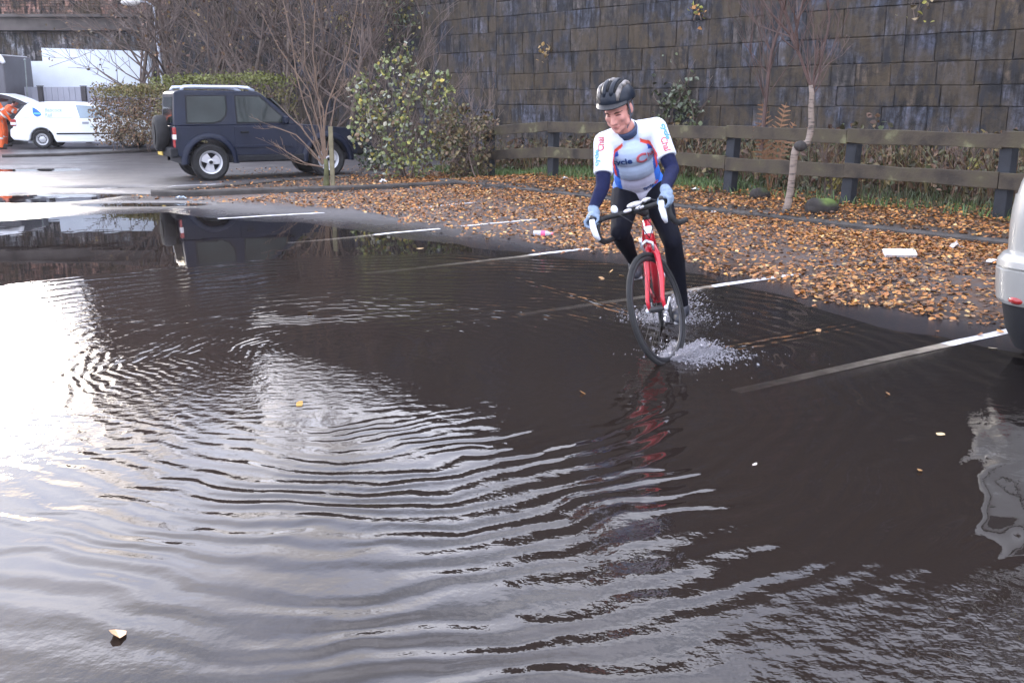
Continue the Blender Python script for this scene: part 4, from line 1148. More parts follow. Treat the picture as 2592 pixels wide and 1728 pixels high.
# ================================================================== VEHICLES
M_NAVY = mat('navy_paint', (.008, .012, .027), .36, var=.2, scale=3, spec=.22, rvar=.08)
M_BLKPL = mat('black_plastic', (.012, .013, .016), .7, var=.3, scale=12, spec=.25)
M_TYRE = mat('tyre_rubber', (.012, .012, .013), .8, var=.35, scale=18)
M_ALLOY = mat('alloy', (.48, .49, .52), .35, metal=.7, var=.15)
M_GLASSD = mat('car_glass', (.020, .027, .026), .05, var=.5, scale=2.0, spec=.22)
M_RAIL = mat('silver_rail', (.50, .56, .68), .3, metal=.35, var=.08)
M_RED = mat('tail_red', (.30, .015, .015), .25, var=.1, coat=.5); M_CLEAR = mat('clear_lens', (.75, .72, .72), .2, coat=.5, var=.05); M_AMBER = mat('amber_lens', (.6, .12, .03), .3)
M_PLATE = mat('yellow_plate', (.60, .42, .05), .45, var=.1)
M_WPAINT = mat('white_van_paint', (.74, .78, .80), .3, var=.06, scale=1.5, coat=.3)
M_SILVER = mat('silver_paint', (.34, .34, .325), .35, metal=.25, var=.06, scale=2, coat=.5)
M_DINT = mat('dark_interior', (.02, .022, .03), .8)
M_STEEL = mat('hubcap', (.42, .43, .45), .4, metal=.3, var=.25, scale=9)

def arc(cx, cz, r, a0, a1, k=12):
    return [(cx + r * math.cos(R(a0 + (a1 - a0) * i / k)), cz + r * math.sin(R(a0 + (a1 - a0) * i / k))) for i in range(k + 1)]
def wheel_at(root, x, y, r, w, side, style):
    """wheel > tyre, rim; side = -1 is the right of the car"""
    M = Matrix.Translation((x, y, r)) @ Matrix.Rotation(-PI / 2 * side, 4, 'X')      # local z points outwards
    q = MB(); h = w / 2; ri = r * .60
    q.lathe([(ri, -h * .8), (r * .86, -h), (r * .97, -h * .75), (r, -h * .4), (r, h * .4), (r * .97, h * .75), (r * .86, h), (ri, h * .8)], M, 36)
    wh = q.build('wheel', M_TYRE, root, auto=45)
    q = MB(); q.lathe([(0, -h * .3), (ri * .96, -h * .3), (ri * .96, -h * .2), (0, -h * .2)], M, 24); q.build('wheel_well', M_BLKPL, wh)
    q = MB()
    q.lathe([(ri * .84, h * .1), (ri * 1.02, h * .72), (ri * 1.03, h * .84), (ri * .92, h * .80), (ri * .80, h * .5), (ri * .80, h * .1)], M, 36, close=True)
    if style == 'three':
        for k in range(3):
            a = R(20 + 120 * k)
            pl = []
            for (rr, aa) in ((.0, -60), (.30, -60), (.84, -32), (.88, 0), (.84, 32), (.30, 60)):
                pl.append((ri * rr * math.cos(a + R(aa)), ri * rr * math.sin(a + R(aa))))
            q.prism(pl, lambda p_, q_: M @ Vector((p_, q_, h * .30)), lambda p_, q_: M @ Vector((p_, q_, h * .62)))
        q.lathe([(ri * .28, h * .3), (ri * .28, h * .74), (ri * .2, h * .78), (0, h * .78)], M, 16)
        q.build('rim', M_ALLOY, wh, recalc=True, auto=35)
        q = MB(); q.lathe([(ri * .17, h * .79), (ri * .15, h * .84), (0, h * .84)], M, 14); q.build('hub_cap', M_BLKPL, wh)
    else:
        q.lathe([(0, h * .72), (ri * .30, h * .74), (ri * .42, h * .6), (ri * .86, h * .62), (ri * .86, h * .3), (0, h * .3)], M, 30)
        q.build('rim', M_STEEL, wh, recalc=True, auto=35)
        q = MB()
        for k in range(14):
            a = 2 * PI * k / 14; c = M @ Vector((ri * .66 * math.cos(a), ri * .66 * math.sin(a), h * .62))
            q.ell(c, (.022, .012, .022), seg=8, rings=6)
        q.build('rim_slot', M_BLKPL, wh)
    return wh

# ---- dark four wheel drive car
G0 = G(487, 420)
HD = R(28)
jeep = empty('parked_car', (0, 0, 0)); tag(jeep, 'dark navy four wheel drive car with silver roof rails and spare wheel', 'car')
ks = 1.03
jeep.scale = (ks, ks, ks); jeep.rotation_euler = (0, 0, HD)
off = Vector((math.cos(HD) * 0 - math.sin(HD) * (-.72), math.sin(HD) * 0 + math.cos(HD) * (-.72), 0)) * ks
jeep.location = (G0.x - off.x, G0.y - off.y, gz1(G0.x, G0.y) - .005)
WB = 2.25
low = [(-.56, .46), (-.60, .62), (-.60, 1.0), (1.70, 1.01), (2.2, .985), (2.72, .93), (2.86, .87), (2.90, .58), (2.84, .44)]
low += arc(WB, .35, .425, 12, 168) + [(1.78, .36), (.46, .36)] + arc(0, .35, .425, 12, 168) + [(-.43, .46)]
q = MB(); q.prism(low, lambda a, b: Vector((a, -.74 + .03 * max(0, b - .7) * 2, b)), lambda a, b: Vector((a, .74 - .03 * max(0, b - .7) * 2, b)))
bevel(q.build('body', M_NAVY, jeep, recalc=True, auto=30), .03, 3, 40)
yc = lambda z: .715 - .105 * (z - 1.0) / .62
cab = [(-.595, .995), (1.74, .995), (1.06, 1.57), (.95, 1.63), (-.45, 1.645), (-.55, 1.60)]
q = MB(); q.prism(cab, lambda a, b: Vector((a, -yc(b), b)), lambda a, b: Vector((a, yc(b), b)))
bevel(q.build('cabin', M_NAVY, jeep, recalc=True, auto=30), .035, 3, 30)
def pane(name, pts, mt, par, off_=.006, side=-1, th=.012):
    q = MB(); q.prism(pts, lambda a, b: Vector((a, side * (yc(b) + off_), b)), lambda a, b: Vector((a, side * (yc(b) - th), b)))
    return bevel(q.build(name, mt, par, recalc=True), .004, 1)
for sd_ in (-1, 1):
    w1_ = [(-.36, 1.06), (.12, 1.06), (.24, 1.10), (.33, 1.19), (.36, 1.30), (.36, 1.53), (-.33, 1.53)]
    w2_ = [(.55, 1.06), (1.50, 1.06), (1.06, 1.46), (1.00, 1.525), (.55, 1.53)]
    fr1 = [(-.39, 1.035), (.13, 1.035), (.26, 1.08), (.355, 1.18), (.385, 1.30), (.385, 1.555), (-.36, 1.555)]
    pane('window_frame', fr1, M_BLKPL, jeep, .003, sd_)
    pane('side_window', w1_, M_GLASSD, jeep, .008, sd_)
    fr2 = [(.525, 1.035), (1.56, 1.035), (1.09, 1.47), (1.02, 1.55), (.525, 1.555)]
    pane('window_frame', fr2, M_BLKPL, jeep, .003, sd_)
    pane('door_window', w2_, M_GLASSD, jeep, .008, sd_)
    dr = [(.47, .46), (1.60, .46), (1.66, .60), (1.66, .985), (.47, .985)]
    q = MB(); f_ = lambda b: .742 - .03 * max(0, b - .7) * 2
    q.prism(dr, lambda a, b: Vector((a, sd_ * (f_(b) + .008), b)), lambda a, b: Vector((a, sd_ * (f_(b) - .02), b)))
    door = bevel(q.build('door', M_NAVY, jeep, recalc=True), .008, 2)
    q = MB(); q.box((.66, sd_ * .752, .885), (.15, .03, .035)); bevel(q.build('handle', M_BLKPL, door), .01)
    q = MB(); q.box((1.0, sd_ * .758, .62), (3.3 if False else 1.1, .018, .05)); bevel(q.build('door_trim', M_NAVY, door), .006)
    for cx in (0, WB):     # flared wheel arch
        q = MB(); V = []; Fq = []
        A_ = arc(cx, .35, .425, -4, 184, 18)
        for (ax_, az_) in A_:
            d_ = Vector((ax_ - cx, az_ - .35)).normalized()
            for (rr, yy) in ((.415, .70), (.415, .80), (.435, .815), (.50, .80), (.53, .735)):
                V.append((cx + d_.x * rr, sd_ * yy, .35 + d_.y * rr))
        for i in range(len(A_) - 1):
            for j in range(4): Fq.append((i * 5 + j, i * 5 + j + 1, (i + 1) * 5 + j + 1, (i + 1) * 5 + j))
        q.add(V, Fq); q.build('wheel_arch', M_NAVY, jeep, smooth=True, recalc=True)
    q = MB(); q.box((1.1, sd_ * .76, .40), (1.42, .07, .12)); bevel(q.build('sill', M_BLKPL, jeep), .02)
    q = MB(); ztop_ = 1.70
    q.tube([(-.40, sd_ * .56, 1.64), (-.36, sd_ * .56, ztop_), (-.2, sd_ * .56, ztop_ + .005), (.62, sd_ * .56, ztop_), (.80, sd_ * .56, ztop_ - .015), (.92, sd_ * .56, 1.625)], [.035, .032, .030, .030, .032, .035], 8)
    q.build('roof_rail', M_RAIL, jeep, smooth=True)
    q = MB(); q.box((1.42, sd_ * .84, 1.10), (.10, .20, .14)); bevel(q.build('mirror', M_NAVY, jeep), .03, 3)
    # tail lamp
    q = MB(); q.box((-.60, sd_ * .665, .80), (.06, .13, .36)); tl_ = bevel(q.build('tail_lamp', M_RED, jeep), .012)
    q = MB(); q.box((-.605, sd_ * .668, .81), (.06, .134, .09)); bevel(q.build('lens', M_CLEAR, tl_), .008)
    q = MB(); q.box((-.665, sd_ * .55, .53), (.03, .2, .06)); bevel(q.build('reflector', M_AMBER, jeep), .006)
    q = MB(); q.ell((2.86, sd_ * .52, .78), (.05, .11, .11)); q.build('headlight', M_CLEAR, jeep, smooth=True)
    for cx in (0, WB): wheel_at(jeep, cx, sd_ * .68, .345, .21, sd_, 'three')
q = MB(); q.prism([(-.50, 0), (.50, 0), (.46, .46), (-.46, .46)], lambda a, b: Vector((-.598 + (b + .08) * .09 - .012, a, 1.06 + b)), lambda a, b: Vector((-.58 + (b + .08) * .09, a, 1.06 + b)))
q.build('rear_window', M_GLASSD, jeep, recalc=True)
q = MB(); q.prism([(-.52, 0), (.52, 0), (.47, .62), (-.47, .62)], lambda a, b: Vector((1.735 - b * .76 + .012, a * 1.1, 1.03 + b * .76 * 1.0)), lambda a, b: Vector((1.70 - b * .76, a * 1.1, 1.03 + b * .76)))
q.build('windscreen', M_GLASSD, jeep, recalc=True)
q = MB(); q.box((-.63, 0, .53), (.14, 1.5, .18)); bevel(q.build('rear_bumper', M_BLKPL, jeep), .035, 3)
q = MB(); q.box((2.92, 0, .52), (.16, 1.5, .2)); bevel(q.build('front_bumper', M_BLKPL, jeep), .05, 3)
q = MB(); q.box((2.90, 0, .78), (.04, .7, .14)); q.build('grille', M_BLKPL, jeep)
q = MB(); q.box((-.71, .36, .50), (.015, .52, .11)); q.build('number_plate', M_PLATE, jeep)
q = MB(); M_ = Matrix.Translation((-.735, .02, .86)) @ Matrix.Rotation(-PI / 2, 4, 'Y')
q.lathe([(0, -.11), (.25, -.11), (.31, -.10), (.335, -.06), (.335, .06), (.31, .10), (.28, .11), (0, .115)], M_, 36); sw = q.build('spare_wheel', M_TYRE, jeep, auto=40)
q = MB(); q.lathe([(.0, .118), (.19, .118), (.20, .126), (0, .13)], M_, 24); q.build('spare_cover', M_BLKPL, sw, auto=40)
q = MB(); q.box((1.1, 0, .40), (3.2, 1.2, .16)); q.tube([(0, -.68, .345), (0, .68, .345)], .05, 8); q.tube([(WB, -.68, .345), (WB, .68, .345)], .05, 8); q.ell((0, .05, .33), .13); q.ell((WB, .1, .33), .12); q.build('chassis', M_DINT, jeep)

# ---- white van with its tailgate up
G1 = G(101, 345)
HV = R(9)
van = empty('white_van', (0, 0, 0), HV); tag(van, 'white panel van with a blue emblem and lettering, its tailgate raised', 'van')
van.location = (G1.x + math.sin(HV) * (-.78), G1.y - math.cos(HV) * (-.78), gz1(G1.x, G1.y))
WBv = 2.62
lo = [(-.86, .28), (-.95, .40), (-.93, .62), (-.84, .66), (-.80, .955), (2.45, .955), (2.62, .93), (3.15, .84), (3.36, .66), (3.38, .40), (3.3, .24)] + arc(WBv, .30, .36, 5, 175) + [(2.2, .2), (.42, .2)] + arc(0, .30, .36, 5, 175) + [(-.4, .24)]
q = MB(); q.prism(lo, lambda a, b: Vector((a, -.84, b)), lambda a, b: Vector((a, .84, b))); bevel(q.build('body', M_WPAINT, van, recalc=True, auto=30), .04, 3, 40)
yv = lambda z: .835 - .15 * (z - .95) / .5
up_ = [(-.80, .95), (2.46, .95), (1.75, 1.33), (1.45, 1.42), (1.0, 1.465), (.3, 1.465), (-.2, 1.44), (-.42, 1.40)]
q = MB(); q.prism(up_, lambda a, b: Vector((a, -yv(b), b)), lambda a, b: Vector((a, yv(b), b))); bevel(q.build('cabin', M_WPAINT, van, recalc=True, auto=25), .05, 3, 22)
M_GLASSB = mat('van_glass', (.15, .22, .28), .08, var=.25, scale=1.5, coat=.5)
for sd_ in (-1, 1):
    q = MB(); q.prism([(1.20, .965), (2.36, .965), (1.86, 1.235), (1.5, 1.335), (1.08, 1.365)], lambda a, b: Vector((a, sd_ * (yv(b) + .006), b)), lambda a, b: Vector((a, sd_ * (yv(b) - .02), b)))
    q.build('cab_window', M_GLASSB, van, recalc=True)
    q = MB(); q.prism([(1.06, .30), (2.2, .30), (2.3, .55), (2.36, .95), (1.17, .95), (1.08, .70)], lambda a, b: Vector((a, sd_ * .846, b)), lambda a, b: Vector((a, sd_ * .82, b)))
    dv = bevel(q.build('door', M_WPAINT, van, recalc=True), .006)
    q = MB(); q.box((1.36, sd_ * .853, .81), (.2, .02, .06)); bevel(q.build('handle', mat('grey_handle', (.25, .27, .33), .4), dv), .008)
    q = MB(); q.box((1.33, sd_ * .856, .475), (1.75, .022, .045)); bevel(q.build('side_moulding', M_BLKPL, van), .006)
    q = MB(); q.box((-.80, sd_ * .76, .82), (.16, .20, .22)); tl_ = bevel(q.build('tail_lamp', M_RED, van), .03)
    q = MB(); q.box((-.81, sd_ * .775, .79), (.165, .19, .09)); bevel(q.build('lens', M_CLEAR, tl_), .015)
    q = MB(); q.ell((3.2, sd_ * .62, .70), (.16, .16, .10)); q.build('headlight', M_CLEAR, van, smooth=True)
    q = MB(); q.box((2.05, sd_ * .93, 1.0), (.12, .2, .13)); bevel(q.build('mirror', M_WPAINT, van), .03)
    for cx in (0, WBv):
        wheel_at(van, cx, sd_ * .76, .30, .19, sd_, 'steel')
q = MB(); q.prism([(-.66, 0), (.66, 0), (.60, .40), (-.60, .40)], lambda a, b: Vector((-.79 + b * .90 - .014, a, .98 + b)), lambda a, b: Vector((-.72 + b * .9, a, .98 + b))); q.build('boot_opening', M_DINT, van, recalc=True)
q = MB(); q.box((-.83, 0, .80), (.10, 1.1, .30)); bevel(q.build('boot_opening', M_DINT, van), .02)
q = MB(); q.prism([(-.74, 0), (.74, 0), (.68, .55), (-.68, .55)], lambda a, b: Vector((2.50 - b * 1.28, a, .99 + b * .66 + .012)), lambda a, b: Vector((2.44 - b * 1.28, a, .99 + b * .66 - .02))); q.build('windscreen', M_GLASSB, van, recalc=True)
# tailgate: hinged at the roof's rear edge, swung up
q = MB(); V = []; Fq = []
prof = [(-.40, 1.45), (-.62, 1.56), (-.88, 1.66), (-1.12, 1.72), (-1.32, 1.70), (-1.42, 1.60)]
for i, (a, b) in enumerate(prof):
    for (yy, dz) in ((-.70, 0), (.70, 0), (.68, -.07), (-.68, -.07)): V.append((a, yy, b + dz))
for i in range(len(prof) - 1):
    for j in range(4): Fq.append((i * 4 + j, i * 4 + (j + 1) % 4, i * 4 + 4 + (j + 1) % 4, i * 4 + 4 + j))
Fq += [(0, 1, 2, 3), tuple(len(V) - 4 + j for j in (3, 2, 1, 0))]
q.add(V, Fq); tg = bevel(q.build('tailgate', M_WPAINT, van, recalc=True, auto=30), .015)
q = MB(); V = []; Fq = []
for i, (a, b) in enumerate(prof):
    for (yy, dz) in ((-.715, -.03), (.715, -.03), (.69, -.14), (-.69, -.14)): V.append((a + .01, yy, b + dz))
for i in range(len(prof) - 1):
    for j in range(4): Fq.append((i * 4 + j, i * 4 + (j + 1) % 4, i * 4 + 4 + (j + 1) % 4, i * 4 + 4 + j))
Fq += [(0, 1, 2, 3), tuple(len(V) - 4 + j for j in (3, 2, 1, 0))]
q.add(V, Fq); q.build('inner_trim', mat('tailgate_trim', (.06, .06, .07), .6), tg, recalc=True)
for sd_ in (-1, 1):
    q = MB(); q.tube([(-.78, sd_ * .66, 1.0), (-.60, sd_ * .66, 1.22), (-.44, sd_ * .64, 1.42)], [.05, .05, .045], 6); q.build('opening_seal', mat('seal_rubber', (.05, .05, .055), .6), van, smooth=True)
# emblem and lettering on the side that faces the car park
M_BLUE = mat('emblem_blue', (.005, .12, .62), .35, var=.06); M_LBLUE = mat('emblem_light_blue', (.10, .42, .85), .35, var=.06); M_TEAL = mat('lettering_grey_teal', (.30, .42, .43), .4, var=.05)
def van_face(a, b, o_=.006): return Vector((a, -(yv(b) + o_), b))
q = MB(); q.prism([(-.22, 1.30), (-.10, 1.235), (.02, 1.13), (.05, 1.06), (-.02, 1.015), (-.09, 1.0), (-.17, 1.04), (-.215, 1.12)], lambda a, b: van_face(a, b, .008), lambda a, b: van_face(a, b, -.01)); q.build('emblem', M_BLUE, van, recalc=True)
q = MB(); q.prism([(-.19, 1.13), (.015, 1.125), (.035, 1.07), (-.20, 1.085)], lambda a, b: van_face(a, b, .012), lambda a, b: van_face(a, b, 0)); q.build('emblem_band', M_LBLUE, van, recalc=True)
def text_mesh(body, size, bold=.0):
    c = bpy.data.curves.new('lettering', 'FONT'); c.body = body; c.size = size; c.offset = bold; c.resolution_u = 3
    o = bpy.data.objects.new('lettering', c); COL.objects.link(o)
    me = bpy.data.meshes.new_from_object(o.evaluated_get(bpy.context.evaluated_depsgraph_get()))
    bpy.data.objects.remove(o); bpy.data.curves.remove(c)
    return me
def text_part(body, size, place, mt, parent, name='lettering', bold=.004):
    me = text_mesh(body, size, bold)
    for v in me.vertices: v.co = place(v.co.x, v.co.y)
    me.materials.clear(); me.materials.append(mt)
    o = bpy.data.objects.new(name, me); COL.objects.link(o); o.parent = parent
    return o
text_part('Babcock', .17, lambda x, y: van_face(.14 + x * .92, 1.155 + y, .009), M_TEAL, van)
text_part('Rail', .17, lambda x, y: van_face(.14 + x * .92, 1.005 + y, .009), M_TEAL, van)
text_part('babcock rail', .07, lambda x, y: Vector((1.5 + x, -.851, .665 + y)), M_TEAL, van)

# ---- silver car at the right edge: bodies of level rings with rounded corners
HS = R(31)
sil = empty('silver_car', (0, 0, 0), HS); tag(sil, 'silver car at the right edge with only its rear bumper corner in the picture', 'car')
c0 = G(2258, 812)       # its rear left corner on the ground
lx, ly = -.84, .80
sil.location = (c0.x - (lx * math.cos(HS) - ly * math.sin(HS)), c0.y - (lx * math.sin(HS) + ly * math.cos(HS)), 0.0)
def ring(z, xr, xf, hw, rr, rf, k=6):
    pts = []
    for (cx, cy, a0, rad) in ((xf - rf, hw - rf, 0, rf), (xr + rr, hw - rr, 90, rr), (xr + rr, -hw + rr, 180, rr), (xf - rf, -hw + rf, 270, rf)):
        for i in range(k + 1):
            a = R(a0 + 90 * i / k); pts.append((cx + rad * math.cos(a), cy + rad * math.sin(a), z))
    return pts
def loft(name, rings_, mt, par, cap=True, auto=30):
    q = MB(); V = [p_ for r_ in rings_ for p_ in r_]; n_ = len(rings_[0]); Fq = []
    for i in range(len(rings_) - 1):
        for j in range(n_): Fq.append((i * n_ + j, i * n_ + (j + 1) % n_, (i + 1) * n_ + (j + 1) % n_, (i + 1) * n_ + j))
    if cap: Fq += [tuple(range(n_ - 1, -1, -1)), tuple((len(rings_) - 1) * n_ + j for j in range(n_))]
    q.add(V, Fq); return q.build(name, mt, par, auto=auto)
loft('rear_valance', [ring(.05, -.74, 1.0, .76, .20, .1), ring(.16, -.80, 1.0, .80, .22, .1), ring(.33, -.84, 1.0, .83, .24, .1), ring(.345, -.84, 1.0, .83, .24, .1)], M_BLKPL, sil)
loft('rear_bumper', [ring(.335, -.855, 1.0, .845, .25, .1), ring(.36, -.875, 1.0, .86, .26, .1), ring(.50, -.895, 1.0, .865, .26, .1), ring(.545, -.90, 1.0, .865, .26, .1), ring(.555, -.885, 1.0, .86, .25, .1), ring(.565, -.90, 1.0, .865, .26, .1), ring(.60, -.895, 1.0, .862, .26, .1), ring(.635, -.86, 1.0, .845, .24, .1), ring(.645, -.82, 1.0, .83, .22, .1)], M_SILVER, sil)
loft('body', [ring(.22, -.6, 3.36, .80, .1, .3), ring(.30, -.7, 3.42, .835, .15, .35), ring(.62, -.76, 3.44, .85, .18, .4), ring(.80, -.77, 3.36, .852, .18, .4), ring(.90, -.765, 3.1, .85, .18, .4), ring(.98, -.755, 2.6, .845, .18, .3)], M_SILVER, sil)
loft('cabin', [ring(.975, -.75, 2.45, .84, .18, .3), ring(1.05, -.735, 2.3, .83, .18, .3), ring(1.30, -.67, 1.75, .77, .18, .3), ring(1.50, -.58, 1.25, .705, .17, .3), ring(1.58, -.48, 1.05, .65, .17, .25), ring(1.61, -.30, .8, .55, .15, .2)], M_SILVER, sil)
for sd_ in (-1, 1):
    q = MB(); q.prism([(-.25, 1.03), (.55, 1.02), (.55, 1.47), (-.05, 1.46)], lambda a, b: Vector((a, sd_ * (.845 - (b - 1.0) * .255 + .006), b)), lambda a, b: Vector((a, sd_ * (.80 - (b - 1.0) * .255), b))); q.build('side_window', M_GLASSD, sil, recalc=True)
    q = MB(); q.prism([(.63, 1.02), (1.95, 1.0), (1.35, 1.40), (1.1, 1.47), (.63, 1.47)], lambda a, b: Vector((a, sd_ * (.845 - (b - 1.0) * .255 + .006), b)), lambda a, b: Vector((a, sd_ * (.80 - (b - 1.0) * .255), b))); q.build('side_window', M_GLASSD, sil, recalc=True)
    q = MB(); q.ell((-.818, sd_ * .63, .372), (.062, .09, .034), Euler((0, 0, sd_ * -.75)).to_matrix()); q.build('reflector', M_RED, sil, smooth=True)
    q = MB(); q.box((-.70, sd_ * .72, .82), (.18, .16, .34), Euler((0, .12, sd_ * -.5)).to_matrix())
    if sd_ < 0: bevel(q.build('tail_lamp', M_RED, sil), .03, 3)
    for cx in (0, 2.6):
        q = MB(); Mw = Matrix.Translation((cx, sd_ * .84, .32)) @ Matrix.Rotation(-PI / 2 * sd_, 4, 'X'); q.lathe([(0, .018), (.36, .018), (.365, 0)], Mw, 30); q.build('wheel_well', M_BLKPL, sil)
        wheel_at(sil, cx, sd_ * .775, .315, .19, sd_, 'steel')
q = MB(); q.prism([(-.58, 1.03), (.58, 1.03), (.50, 1.44), (-.50, 1.44)], lambda a, b: Vector((-.752 + (b - .98) * .29 - .012, a, b)), lambda a, b: Vector((-.70 + (b - .98) * .29, a, b))); q.build('rear_window', M_GLASSD, sil, recalc=True)
q = MB()
for sd_ in (-1, 1): q.tube([(-.775, sd_ * .60, .66), (-.785, sd_ * .60, .85), (-.765, sd_ * .605, 1.0), (-.66, sd_ * .57, 1.35)], .006, 6)
q.build('tailgate_seam', M_BLKPL, sil)
q = MB(); q.box((-.905, -.05, .72), (.02, .0 + .52, .11)); 
o = q.build('number_plate', M_PLATE, sil); o.location = (.10, 0, .05)
# ================================================================== BICYCLE AND RIDER
KB = 1.04
OB = Vector((.965, 5.86, -.04)); TH, PH, STEER = R(-6), R(10.5), R(-27)
hB = Vector((math.sin(TH), -math.cos(TH), 0)); LB = Vector((-hB.y, hB.x, 0)); ZB = Vector((0, 0, 1))
upB = ZB * math.cos(PH) - LB * math.sin(PH); lfB = LB * math.cos(PH) + ZB * math.sin(PH)
MBK = Matrix((( *(hB * KB),), ( *(lfB * KB),), ( *(upB * KB),))).transposed().to_4x4(); MBK.translation = OB
bike = empty('bicycle'); bike.matrix_world = MBK
tag(bike, 'red road bicycle with black dropped handlebars ridden through the puddle', 'bicycle')
AXS = Vector((-.301, 0, .954)); A0 = Vector((-.043, 0, .326)); RS = Matrix.Rotation(STEER, 3, AXS)
def st(p): return A0 + RS @ (Vector(p) - A0)
M_BRED = mat('red_frame', (.52, .012, .03), .3, var=.12, scale=6, coat=.4)
M_BBLK = mat('bike_black', (.015, .015, .018), .45, var=.25, scale=20); M_TAPE = mat('bar_tape', (.012, .012, .014), .7, var=.3, scale=60)
M_BSIL = mat('bike_silver', (.55, .56, .60), .3, metal=.7, var=.1); M_BWHT = mat('hood_white', (.74, .78, .85), .45, var=.06)
def bike_wheel(name, T, spin):
    q = MB(); n_ = 56; Rw = .336
    ringp = lambda r_: [T(r_ * math.cos(2 * PI * k / n_), 0, .34 + r_ * math.sin(2 * PI * k / n_)) for k in range(n_)]
    def torus(rr, rad, m_=8, sq=1.0):
        V = []; Fq = []
        for k in range(n_):
            a = 2 * PI * k / n_
            for j in range(m_):
                b = 2 * PI * j / m_; r2 = rr + rad * sq * math.cos(b)
                V.append(T(r2 * math.cos(a), rad * math.sin(b), .34 + r2 * math.sin(a)))
        for k in range(n_):
            for j in range(m_):
                Fq.append((k * m_ + j, ((k + 1) % n_) * m_ + j, ((k + 1) % n_) * m_ + (j + 1) % m_, k * m_ + (j + 1) % m_))
        return V, Fq
    q.add(*torus(.327, .0145)); w = q.build(name, M_TYRE, bike, smooth=True, recalc=True)
    q = MB(); q.add(*torus(.302, .0105, 8, 1.5)); q.build('rim', M_BBLK, w, smooth=True, recalc=True)
    q = MB()
    for k in range(24):
        a = 2 * PI * k / 24 + spin; b = a + (.35 if k % 2 else -.35); s_ = .028 if k % 4 < 2 else -.028
        q.tube([T(.02 * math.cos(b), s_, .34 + .02 * math.sin(b)), T(.29 * math.cos(a), 0, .34 + .29 * math.sin(a))], .0009, 4, cap=False)
    q.build('spokes', M_BBLK, w)
    q = MB(); q.tube([T(0, -.045, .34), T(0, -.03, .34), T(0, .03, .34), T(0, .045, .34)], [.014, .019, .019, .014], 12); q.tube([T(0, -.062, .34), T(0, .062, .34)], .006, 8)
    q.build('hub', M_BBLK, w, smooth=True)
    q = MB()
    for s_ in (-1, 1): q.tube([T(0, s_ * .052, .34), T(0, s_ * .068, .34)], .013, 10); 
    q.tube([T(0, .066, .34), T(-.03, .072, .37), T(-.05, .074, .385)], .006, 6)
    q.build('quick_release', M_BWHT, w, smooth=True)
    return w
bike_wheel('front_wheel', lambda s, l, u: st((s, l, u)), .1)
bike_wheel('rear_wheel', lambda s, l, u: Vector((s - 1.0, l, u)), .3)
ax_at = lambda t, off=0, lat=0: A0 + AXS * t + Vector((.954 * off, lat, .301 * off))      # point on the steering axis (unsteered)
q = MB()
for s_ in (-1, 1):
    q.tube([st((.0, s_ * .050, .34)), st((-.012, s_ * .050, .40)), st(ax_at(.20, .012, s_ * .046)), st(ax_at(.33, .004, s_ * .034)), st(ax_at(.375, 0, s_ * .012))], [.010, .012, .016, .019, .022], 10)
q.tube([st(ax_at(.355)), st(ax_at(.40))], .024, 12)
q.build('fork', M_BRED, bike, smooth=True)
# frame
HT0, HT1 = ax_at(.39), ax_at(.535); BBp = Vector((-.60, 0, .275)); STp = Vector((-.765, 0, .80)); RH = Vector((-1.0, 0, .34))
q = MB()
q.tube([HT0, HT0.lerp(HT1, .5), HT1], [.026, .022, .025], 14)
q.tube([ax_at(.415), BBp], [.021, .021], 12); q.tube([ax_at(.51), STp - Vector((-.008, 0, .03))], [.018, .017], 12); q.tube([BBp, STp], [.0175, .0165], 12)
q.tube([BBp - Vector((0, .034, 0)), BBp + Vector((0, .034, 0))], .022, 12)
for s_ in (-1, 1):
    q.tube([BBp + Vector((-.03, s_ * .03, 0)), Vector((-.8, s_ * .045, .31)), RH + Vector((0, s_ * .063, 0))], [.012, .010, .009], 8)
    q.tube([STp + Vector((.01, s_ * .018, -.04)), Vector((-.86, s_ * .035, .62)), RH + Vector((0, s_ * .063, 0))], [.009, .009, .008], 8)
q.build('frame', M_BRED, bike, smooth=True)
q = MB(); M4 = Matrix.Translation(ax_at(.475)) @ AXS.to_track_quat('Z', 'X').to_matrix().to_4x4()
q.lathe([(.0248, -.022), (.0253, 0), (.0248, .022)], M4, 16); hb_ = q.build('head_badge', M_BWHT, bike, smooth=True)
q = MB(); q.tube([HT1, ax_at(.56), ax_at(.585)], [.024, .021, .019], 12); q.build('headset', M_BBLK, bike, smooth=True)
BC = ax_at(.588, .105)                                                                    # bar clamp
q = MB(); q.tube([st(ax_at(.572)), st(BC)], [.021, .020], 12); q.tube([st(ax_at(.55)), st(ax_at(.598))], .020, 12); q.tube([st(BC + Vector((0, -.025, 0))), st(BC + Vector((0, .025, 0)))], .023, 12)
q.build('stem', M_BBLK, bike, smooth=True)
HW = .235
q = MB()
def barpt(s, l, u): return st((BC.x + s, l, BC.z + u))
for s_ in (-1, 1):
    q.tube([barpt(0, 0, 0), barpt(0, s_ * .06, 0), barpt(0, s_ * (HW - .035), .004), barpt(.02, s_ * (HW - .006), .004), barpt(.055, s_ * HW, -.004), barpt(.088, s_ * HW, -.030), barpt(.098, s_ * (HW + .004), -.065), barpt(.082, s_ * (HW + .008), -.105), barpt(.04, s_ * (HW + .010), -.128), barpt(-.03, s_ * (HW + .012), -.135), barpt(-.07, s_ * (HW + .012), -.135)],
           [.0145, .0155, .0165, .0165, .0165, .0165, .0165, .0165, .0165, .0165, .0165], 10)
q.build('handlebar', M_TAPE, bike, smooth=True)
